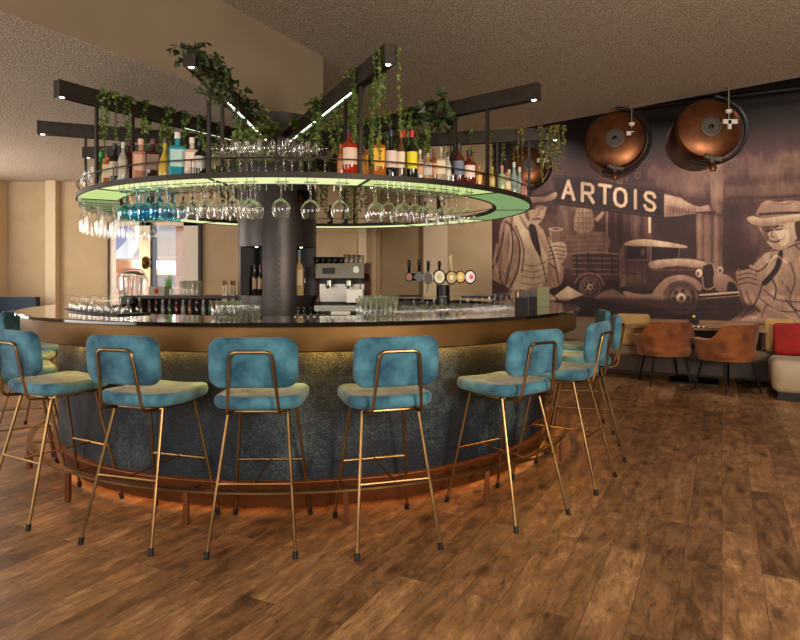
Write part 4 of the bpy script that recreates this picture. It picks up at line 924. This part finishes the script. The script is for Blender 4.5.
cme=bpy.data.meshes.new('espresso_cup');cme.from_pydata(cup.v,[],cup.f);cme.materials.append(M['black_metal']);cme.polygons.foreach_set('use_smooth',[True]*len(cme.polygons))
for i in range(5):
    for j in range(2):
        o=bpy.data.objects.new('coffee_cup',cme);COL.objects.link(o);o.location=(-.53-.23+i*.055,5.72-.06+j*.1,1.487);tag(o,'black coffee cup on the espresso machine, %s row, %s from the left'%(('front','back')[j],ORD[i]),'cup','black cups on the espresso machine')
for i in range(4):
    for j in range(2): glass('tumbler',(-.53+.04+i*.062*.7+.0,5.72-.06+j*.11,1.487),'clear tumbler on top of the espresso machine, %s row, %s from the left'%(('front','back')[j],ORD[i]),'tumblers on the espresso machine',scale=.8 if i%2 else .85)
# beer tap
def taps():
    TY=5.35; X=lambda px:(px-PX)/F*TY; Z=lambda py:EYE+(HY-py)/F*TY
    t=thing('beer_tap_tower','black beer tap tower with a row of seven round badges','beer tap',(X(443),TY,1.03))
    bx_,bz=X(443),1.03
    L=lambda px,py:(X(px)-bx_,0,Z(py)-bz)
    MB().lathe([(.075,0),(.075,.012),(.058,.014),(.058,L(443,285)[2]),(.0,L(443,285)[2])],24).build('column',M['black_metal'],t)
    a=L(407,277)[0];b=L(472,277)[0];z=L(443,277)[2]
    mb=MB();mb.tube([(a,0,z),(b,0,z)],.032,16);mb.build('cross_bar',M['black_metal'],t)
    cols=[(409,277,4,(150,90,60),'small copper badge'),(419,277,5.5,(70,74,80),'square grey badge'),(428,277.5,5.8,(60,50,40),'dark badge with a pale ring'),(439,277,6.8,(226,216,186),'cream badge'),(451,277.5,6.2,(190,160,90),'gold and green badge'),(460,277,5.6,(216,176,60),'yellow badge'),(469.5,277,6.2,(240,225,225),'white badge with a pink mark')]
    for i,(px,py,r,c,tx) in enumerate(cols):
        x,_,z=L(px,py); R=r/F*TY
        fr=[(0,.0),(R*1.15,.0),(R*1.15,.012),(R*.95,.016),(0,.016)]
        T=Matrix.Translation((x,-.034,z))@Matrix.Rotation(PI/2,4,'X')@Matrix.Scale(.82 if i!=1 else 1,4,(1,0,0))
        mb=MB();mb.lathe(fr,4 if i==1 else 24,T);mb.build('badge_rim',M['steel'] if i==2 else (M['black_metal'] if i!=1 else mat('grey_plate',(92,92,96),.4)),t)
        mb=MB();mb.lathe([(0,.0175),(R*.92,.0175)],4 if i==1 else 24,T);o=mb.build('badge',mat('badge_face',c,.4),t); o['label']=tx
        if i in(3,4,5,6):
            k_=[(198,182,140),(230,226,200),(250,230,150),(216,60,120)][i-3]
            mb=MB();mb.lathe([(0,.019),(R*.4,.019)],16,T@Matrix.Translation((R*.25 if i==6 else 0,0,0)));mb.build('badge_mark',mat('badge_mark',k_,.4),o)
        tall=i in(4,)
        if i in(0,1,2,3,4):
            top=Z(250 if i!=4 else 256)-bz if not tall else Z(256)-bz; top=Z({0:260,1:260,2:261,3:261,4:255}[i])-bz
            mb=MB();mb.tube([(x+(.0 if i!=4 else .01),-.03,z+R*.6),(x,-.05,z+R*1.4),(x-(.0 if i!=4 else .012),-.06,top-.02),(x,-.06,top)],[.007,.012,.016,.011],10);mb.build('handle',M['black_metal'] if i!=4 else mat('ivory',(200,180,140),.4),t)
        if i<3:
            mb=MB();mb.tube([(x,-.05,z-R*.8),(x-.005,-.07,z-R*1.6),(x-.012,-.07,z-R*2.6)],.006,8);mb.build('spout',M['steel'],t)
taps()
# glasses on the counter near edge
CT=1.1205
def near_row(x0,x1,step,R,kind,label,group,up=True,sc=1,jit=.015):
    px=x0;i=0
    while px<=x1:
        p=ring_at(px,R+random.uniform(-jit,jit),True,CT); h_=GM[kind][1]*sc
        if not up: p.z+=h_
        glass(kind,p,'%s, %s from the left'%(label,ORD[i]),group,up=up,scale=sc); px+=step*random.uniform(.85,1.15);i+=1
near_row(217,240,5.2,1.86,'tumbler','small tumbler in the cluster left of the pillar','tumblers on the counter left of the pillar')
near_row(219,262,5.6,1.98,'highball','upturned slim glass on the counter before the pillar','slim glasses on the counter before the pillar',up=False,sc=.62)
near_row(298,352,6.5,1.85,'coupe','low glass in the row below the coffee machine','low glasses on the counter below the coffee machine',up=False,sc=.42)
near_row(360,398,5.4,1.88,'highball','beer glass right of the coffee machine','beer glasses right of the coffee machine',sc=.8)
near_row(363,395,7,1.78,'highball','tall rear glass right of the coffee machine','tall glasses behind the beer glasses',sc=.9)
near_row(402,470,6.5,1.87,'gin','upturned round glass below the taps','round glasses below the beer taps',up=False,sc=.62)
near_row(405,470,9,1.79,'gin','rear upturned round glass below the taps','rear round glasses below the beer taps',up=False,sc=.62)
for R,w in((1.80,'rear'),(1.90,'middle'),(2.0,'front')):
    near_row(476,512,6.2,R,'wine','upturned glass in the %s row left of the dark boxes'%w,'wine glasses left of the dark boxes',up=False,sc=.62,jit=.01)
# left end: glasses laid out on a black mat
mb=MB(); ringmesh(mb,1.74,1.98,CT,CT+.008,20,-62,-30); tag(mb.build('bar_mat',M['black_rubber'],smooth=False),'black bar mat under the upturned glasses on the left of the counter','mat')
for R,k,w in((1.79,'wine','inner'),(1.86,'gin','middle'),(1.93,'wine','outer')):
    for i,a in enumerate(np.arange(-61,-31,3.2)):
        p=bar(R,a+random.uniform(-.6,.6),CT+.0085+GM[k][1]*.5); glass(k,p,'upturned glass on the black bar mat, %s row, %s from the left'%(w,ORD[i]),'upturned glasses on the bar mat',up=False,scale=.5)
# dark boxes at right end of the counter
def ctbox(px0,px1,R,h,d,mt,name,label,cat,extra=None):
    p=ring_at((px0+px1)/2,R,True,CT); ang=-math.atan2(p.x,p.y); w=(px1-px0)/F*p.y
    t=thing(name,label,cat,p,ang); MB().box(-w/2,w/2,-d/2,d/2,0,h*.62).build('body',mt,t,smooth=False)
    return t,w
for px0,px1,n_,lb in((515,528,5,'black condiment caddy at the right end of the counter, left one of two'),(528.6,537,3,'black condiment caddy at the right end of the counter, right one of two')):
    t,w=ctbox(px0,px1,1.98,.15,.10,M['black_paint'],'condiment_caddy',lb,'caddy')
    MB().box(-w/2,w/2,.045,.05,0,.145).build('back_panel',mat('amber_glass',(44,30,14),.2),t,smooth=False)
t,w=ctbox(537.5,549,1.98,.26,.08,mat('menu_green',(112,112,76),.5),'menu_holder','olive green menu card holder right of the dark caddies','menu holder')
for px,nm in((518,'left'),(523,'middle'),(532,'right')):
    p=ring_at(px,1.96,True,CT+.094); o=MB().lathe([(0,0),(.010,0),(.012,.04),(.006,.055),(0,.06)],12).build('small_bottle',M['brass']); o.location=p; tag(o,'tiny gold-topped bottle in the dark caddy, %s one'%nm,'bottle')
# left back cabinet with shelf
t=thing('back_bar_shelf_unit','low dark shelf unit inside the bar below the window, bottles under its top','shelf unit',(-1.98,5.9,0))
MB().box(-.45,.45,-.15,.15,0,.98).build('body',M['darkwood'],t,smooth=False); MB().box(-.47,.47,-.17,.17,1.165,1.19).build('top_board',M['darkwood'],t,smooth=False)
for x in(-.44,.44): MB().box(x-.012,x+.012,-.15,.15,.98,1.165).build('side_panel',M['darkwood'],t,smooth=False)
MB().box(-.45,.45,.135,.15,.98,1.165).build('back_panel',M['black_metal'],t,smooth=False)
cc=[(130,90,60),(60,40,30),(150,150,150),(80,100,70),(120,40,30),(180,170,150)]
for i in range(13):
    bottle((-2.37+i*.064,5.84,.981),.020,.17,'slim',cc[i%6],cc[(i+3)%6],None,label='small mixer bottle on the low shelf below the window, %s from the left'%ORD[i],group='mixer bottles on the low shelf')
def on_unit(px,Y=5.86,z=1.19): return Vector(((px-PX)/F*Y,Y,z))
o=MB().box(-.075,.075,-.06,.06,0,.085).build('napkin_box',mat('grey_card',(150,142,128),.7),smooth=False); o.location=on_unit(159); tag(o,'grey box with a red mark on the shelf unit below the window','box')
c=MB().box(-.018,.018,-.0625,-.061,.02,.065).build('red_mark',M['cush_red'],o,smooth=False)
t=thing('potted_grass','small green grass plant in a white pot on the shelf unit','plant',on_unit(169,5.95))
MB().lathe([(0,0),(.03,0),(.038,.06),(.034,.06),(0,.055)],16).build('pot',M['white'],t)
mb=MB()
for i in range(60):
    a=random.random()*6.28;r=random.random()*.03;h_=random.uniform(.1,.17);x,y=r*math.cos(a),r*math.sin(a);w=.003
    mb.add([(x-w,y,.055),(x+w,y,.055),(x*1.8,y*1.8,.055+h_)],[(0,1,2)])
mb.build('grass',mat('fresh_green',(90,150,60),.6),t,smooth=False)
for i,px in enumerate((183,188,193,198,186,196)):
    glass('highball',on_unit(px,5.84 if i<4 else 5.92,1.1905),'tall upright glass on the shelf unit right of the grass, %s placed'%ORD[i],'tall glasses beside the grass plant')
for i,px in enumerate((222,226,230,234,238)):
    bottle((((px-PX)/F*5.75),5.75 if i%2 else 5.8,1.03+.001),.016,.30,'slim',(200,180,140),(120,80,40),None,label='slim pale syrup bottle in the row left of the pillar, %s from the left'%ORD[i],group='syrup bottles left of the pillar')
t=thing('speed_rack','dark steel rack of syrup bottles just left of the pillar','rack',(-1.58,5.78,0)); MB().box(-.125,.085,-.09,.09,0,1.03).build('body',M['black_metal'],t,smooth=False)
# glass drinks dispenser at left, standing on the counter
t=thing('glass_jar','large glass jar full of straws and tools below the left window pane','jar',ring_at(134,1.95,False,CT) if False else Vector(((133-PX)/F*6.15,6.15,CT)))
MB().lathe([(0,0),(.13,0),(.13,.05),(.10,.06),(0,.06)],24).build('base',M['black_metal'],t)
MB().lathe([(.11,.062),(.12,.09),(.125,.24),(.11,.26),(.108,.26),(.12,.235),(.115,.09),(.105,.066)],24).build('jar_body',M['glass'],t)
MB().lathe([(.112,.262),(.112,.275),(.05,.30),(.0,.305)],24).build('lid',M['steel'],t)
for i in range(9):
    a=i*.7; mb=MB(); mb.tube([(.07*math.cos(a),.07*math.sin(a),.062),(.09*math.cos(a+.3),.09*math.sin(a+.3),.25)],.007,6); mb.build('utensil',M['steel'] if i%2 else M['white'],t)
mb=MB(); mb.tube(rounded([(-.13,0,.05),(-.17,0,.24),(-.10,0,.31),(0,0,.33),(.10,0,.31),(.15,0,.2)],.05),.006,6); mb.build('handle',M['steel'],t)
# wall lamp beside the window
t=thing('wall_lamp','round brass wall lamp glowing between the two window panes','wall lamp',((146.5-PX)/F*YW,YW-.13,EYE+(HY-263)/F*YW),math.radians(75))
MB().tube([(.0,.0,0),(.10,.03,0)],.02,10).build('wall_arm',M['brass'],t)
MB().lathe([(0,.12),(.06,.10),(.09,.07),(.10,.05),(.10,.045)],24,Matrix.Rotation(PI/2,4,'X')).build('shade',M['brass'],t)
MB().lathe([(.0,-.005),(.05,-.005),(.06,.02),(.04,.045),(0,.045)],20,Matrix.Rotation(PI/2,4,'X')).build('bulb',M['bulb'],t)
l=bpy.data.lights.new('wall_lamp_light','POINT'); l.energy=5; l.color=(1,.65,.3); l.shadow_soft_size=.03; o=bpy.data.objects.new('wall_lamp_light',l); COL.objects.link(o); o.location=t.location+Vector((-.13,-.12,0))
# ================================================================ BANQUETTES, TABLES AT THE BACK
def banq(x0,x1,y,label,name='wall_bench'):
    t=thing(name,label,'bench',((x0+x1)/2,y,0)); w=(x1-x0)/2
    MB().box(-w,w,-.5,0,0,.42).build('base',M['darkwood'],t,smooth=False); pad(2*w,.5,.12,.04,.03,lambda x,y_,z:(x,y_-.25,z+.48)).build('seat',M['navy'],t)
    MB().box(-w,w,-.10,0,.42,1.04).build('backrest',M['navy'],t,smooth=False); MB().box(-w,w,-.12,0,1.04,1.08).build('top_rail',M['navy'],t,smooth=False)
banq(-6.4,-5.2,YW-.37,'navy wall bench at the far left behind the bar counter')
banq(-.28,.34,9.9,'navy wall bench in the recess behind the coffee machine')
t=thing('wall_table','wooden table top in front of the navy bench behind the taps','table',(-.02,8.9,0))
MB().box(-.36,.32,-.3,.3,.93,.965).build('table_top',M['wood_top'],t,smooth=False); MB().box(-.05,.05,-.05,.05,0,.93).build('leg',M['black_metal'],t,smooth=False)
t=thing('console_shelf','thin dark high table top at the wall left of the painted man','table',(1.2,9.2,0))
MB().box(-.26,.26,-.2,.2,1.05,1.08).build('table_top',M['navy'],t,smooth=False); MB().box(-.04,.04,-.04,.04,0,1.05).build('leg',M['black_metal'],t,smooth=False)
# bench under the mural
def wallT(s,off,z=0): # point along the mural wall, off = distance in front of it
    p=WP+V*s+NRM*off; return Vector((p.x,p.y,z))
WR=math.atan2(-V.y,-V.x) # local +x runs to the right along the wall
t=thing('long_bench','long grey upholstered bench with wooden top rail along the painted wall','bench',wallT(0,0),WR)
# local: +x right, -y into room
MB().box(-1.4,3.2,-.30,-.02,.0,.74).build('backrest',M['grey_uph'],t,smooth=False)
MB().box(-1.4,3.2,-.33,-.02,.74,.765).build('top_rail',M['wood_top'],t,smooth=False)
MB().box(-1.4,3.2,-.80,-.3,.10,.32).build('base',M['darkwood'],t,smooth=False)
pad(4.6,.55,.14,.04,.04,lambda x,y,z:(x+.9,y-.56,z+.38)).build('seat',M['grey_uph'],t)
def cushion(loc,w,h,rz,tilt,mt,label):
    t=thing('cushion',label,'cushion',loc,0,rot=(tilt,0,rz)); pad(w,h,.13,.05,.06,lambda x,y,z:(x,z,y+h/2),dome=.02).build('cover',mt,t); return t
p=P(632,336,8.3); cushion(Vector((p.x,p.y,.45)),.44,.43,WR,-.25,M['cush_gold'],'ochre cushion leaning on the bench left of the armchairs')
p=P(657,336,8.1); cushion(Vector((p.x,p.y,.45)),.36,.28,WR,-.25,M['cush_brown'],'rust brown cushion behind the left armchair')
# right bench end, nearer
def RW(px,py,Y): return P(px,py,Y)
t=thing('sofa','cream leather sofa end with rounded corner at the right picture edge','sofa',(4.56,7.04,0),WR)
pad(1.5,.75,.36,.10,.09,lambda x,y,z:(x+.45,y,z+.26)).build('base_cushion',M['cream_leather'],t); MB().box(-.24,1.15,-.32,.34,0,.09).build('plinth',M['black_metal'],t,smooth=False)
pad(1.1,.18,.40,.05,.06,lambda x,y,z:(x+.75,y+.47,z+.56)).build('backrest',M['grey_uph'],t)
cushion(Vector((4.70,7.24,.445)),.56,.38,WR,-.25,M['cush_red'],'bright red cushion on the cream sofa at the right edge')
cushion(Vector((4.62,7.50,.445)),.34,.42,WR,-.2,M['cush_gold'],'orange-yellow cushion edge peeping out left of the red cushion')
# dining table with menu and bead runners
def table(cx,cy,w,d,label):
    t=thing('dining_table',label,'table',(cx,cy,0),WR)
    MB().box(-w/2,w/2,-d/2,d/2,.70,.735).build('table_top',M['wood_top'],t,smooth=False)
    MB().box(-.05,.05,-.05,.05,.02,.70).build('column',M['black_metal'],t,smooth=False); MB().box(-.28,.28,-.28,.28,0,.02).build('base_plate',M['black_metal'],t,smooth=False)
    return t
pt=P(690,326,8.0)
table(pt.x+.1,pt.y+.1,1.6,.75,'wooden dining table between the two cognac armchairs and the bench')
def beads(px0,px1,py,Y,label):
    mb=MB(); a=P(px0,HY,Y);b=P(px1,HY,Y-.2)
    n=16
    for i in range(n):
        p=a+(b-a)*i/(n-1); mb.lathe([(0,0),(.016,.004),(.018,.012),(.010,.02),(0,.022)],8,Matrix.Translation((p.x,p.y+random.uniform(-.02,.02),.7355)))
    o=mb.build('bead_garland',[M['white'],M['copper']]); 
    for q in o.data.polygons: q.material_index=(q.index//32)%2
    tag(o,label,'garland')
beads(662,692,322,8.35,'row of white and brown beads on the table beside the menu stand'); beads(668,706,336,7.85,'second row of beads along the front of the table')
o=MB().box(-.06,.06,-.012,.012,0,.16).build('menu_stand',M['black_metal'],smooth=False); q=P(694,320,8.2); o.location=(q.x,q.y,.7355); o.rotation_euler=(0,0,WR); tag(o,'small black menu stand with a yellow mark on the table','menu stand')
MB().lathe([(0,-.0135),(.018,-.0135)],12,Matrix.Translation((0,0,.11))@Matrix.Rotation(PI/2,4,'X')@Matrix.Translation((0,0,.0266))).build('yellow_mark',mat('yellow_mark',(236,190,50),.5),o)
def armchair(loc,rz,label):
    t=thing('armchair',label,'armchair',loc,rz); t.scale=(1.12,1.12,1.04)
    pad(.50,.50,.10,.12,.04,lambda x,y,z:(x,y+.02,z+.43)).build('seat',M['brown_velvet'],t)
    # shell: back and arms wrap in a U, back towards -y; rim dips at the arms
    mb=MB(); n=40; vs=[]; K=9
    for i in range(n+1):
        u=-1+2*i/n; a=u*math.radians(128); 
        c=max(0,math.cos(a*.75)); top=.60+.18*(.5+.5*math.tanh((.95-abs(a))*6))
        for k_ in range(K):
            f=k_/(K-1); z=.36+(top-.36)*f; rr=.26+.05*f
            vs.append((rr*1.05*math.sin(a),-rr*math.cos(a)*1.0+.03,z))
        for k_ in range(K):
            f=1-k_/(K-1); z=.36+(top-.36)*f+(.012 if f>.99 else 0); rr=.26+.05*f-.055
            vs.append((rr*1.05*math.sin(a),-rr*math.cos(a)*1.0+.03,z))
    R_=2*K;fs=[(i*R_+k_,i*R_+(k_+1)%R_,(i+1)*R_+(k_+1)%R_,(i+1)*R_+k_) for i in range(n) for k_ in range(R_)]+[tuple(range(R_)),tuple(n*R_+k_ for k_ in reversed(range(R_)))]
    mb.add(vs,fs); mb.build('shell',M['brown_velvet'],t,angle=70)
    for sx in(-1,1):
        for sy in(-1,1): mb=MB();mb.tube([(sx*.16,sy*.16,.39),(sx*.22,sy*.23,0)],[.013,.009],8);mb.build('leg',M['black_metal'],t)
    return t
armchair(Vector((3.38,7.90,0)),math.radians(-6),'cognac velvet armchair on the left, its back towards the bar')
armchair(Vector((3.93,7.42,0)),math.radians(14),'cognac velvet armchair on the right beside the cream sofa')
# ================================================================ COPPER TANKS
def tank(px,py,Y,Rr,label,tilt=-.10,yaw=0):
    c=P(px,py,Y); t=thing('copper_tank',label,'tank',c,0)
    # axis points towards the viewer and down
    ax=Vector((-c.x*.05+.0+yaw,-1,-tilt)).normalized(); T=Vector((0,0,1)).rotation_difference(ax).to_matrix().to_4x4()
    prof=[(0,.075),(Rr*.24,.075),(Rr*.5,.068),(Rr*.78,.05),(Rr*.93,.025),(Rr,-.02),(Rr*1.0,-.05)]
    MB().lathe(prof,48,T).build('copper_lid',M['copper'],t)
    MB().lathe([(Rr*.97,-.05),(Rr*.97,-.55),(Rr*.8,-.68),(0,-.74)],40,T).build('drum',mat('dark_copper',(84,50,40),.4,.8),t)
    MB().lathe([(Rr*.30,.074),(Rr*.31,.088),(Rr*.25,.09),(Rr*.24,.08),(0,.08)],32,T).build('porthole',mat('tinned_glass',(110,104,100),.35,.6),t)
    MB().lathe([(Rr*.07,.081),(Rr*.07,.10),(0,.105)],16,T).build('hub',M['black_metal'],t)
    mb=MB(); mb.tube([T@Vector((Rr*1.12*math.cos(a),Rr*1.12*math.sin(a),-.02)) for a in np.linspace(-2.3,1.2,30)],.022,8); mb.build('hose',M['black_rubber'],t)
    b=T@Vector((0,-Rr*.98,.0)); b=min([T@Vector((Rr*math.cos(a),Rr*math.sin(a),.0)) for a in np.linspace(0,2*PI,60)],key=lambda v:v.z)
    b=b+Vector((-.02,-.05,0))
    mb=MB(); mb.tube([b+Vector((-.08,0,.04)),b,b+Vector((.10,-.02,-.01))],.028,10); mb.tube([b+Vector((0,-.0,.05)),b+Vector((.0,-.01,-.05))],.024,10); mb.build('valve',M['steel'],t)
    mb=MB(); mb.lathe([(0,-.05),(.03,-.045),(.04,-.01),(.03,.03),(.014,.05)],16,Matrix.Translation(b+Vector((.0,-.02,-.10)))); mb.build('copper_bulb',M['copper'],t)
    u=T@Vector((0,0,.09)); q=Vector((.17,u.y-.02,.05))
    ztop=(ZC if True else 4.1)-c.z
    mb=MB(); mb.tube([q+Vector((0,0,-.02)),Vector((q.x,q.y,ztop+.35))],.010,8); mb.build('hanger_rod',M['steel'],t)
    mb=MB(); mb.lathe([(0,-.03),(.035,-.01),(.035,.02),(0,.03)],12,Matrix.Translation(q+Vector((0,0,.12)))); mb.box(q.x-.07,q.x+.09,q.y-.02,q.y+.01,q.z-.02,q.z+.03); mb.box(q.x-.015,q.x+.02,q.y-.02,q.y+.01,q.z-.08,q.z+.02); mb.build('bracket',M['white'],t,smooth=False)
    return t
tank(615,140,7.75,.37,'copper serving tank in the middle of the row above the painted sign',yaw=-.22)
tank(709,129,7.1,.36,'large copper serving tank on the right above the painted street')
tank(528,166,8.6,.28,'copper serving tank on the left, mostly in shadow behind the trailing plants')
# service pipes under the dark ceiling
mb=MB(); a=wallT(2.2,.55,3.72);b=wallT(-4,.55,3.72); mb.tube([a,b],.03,10); tag(mb.build('service_pipe',M['black_metal']),'long dark pipe running above the copper tanks','pipe')
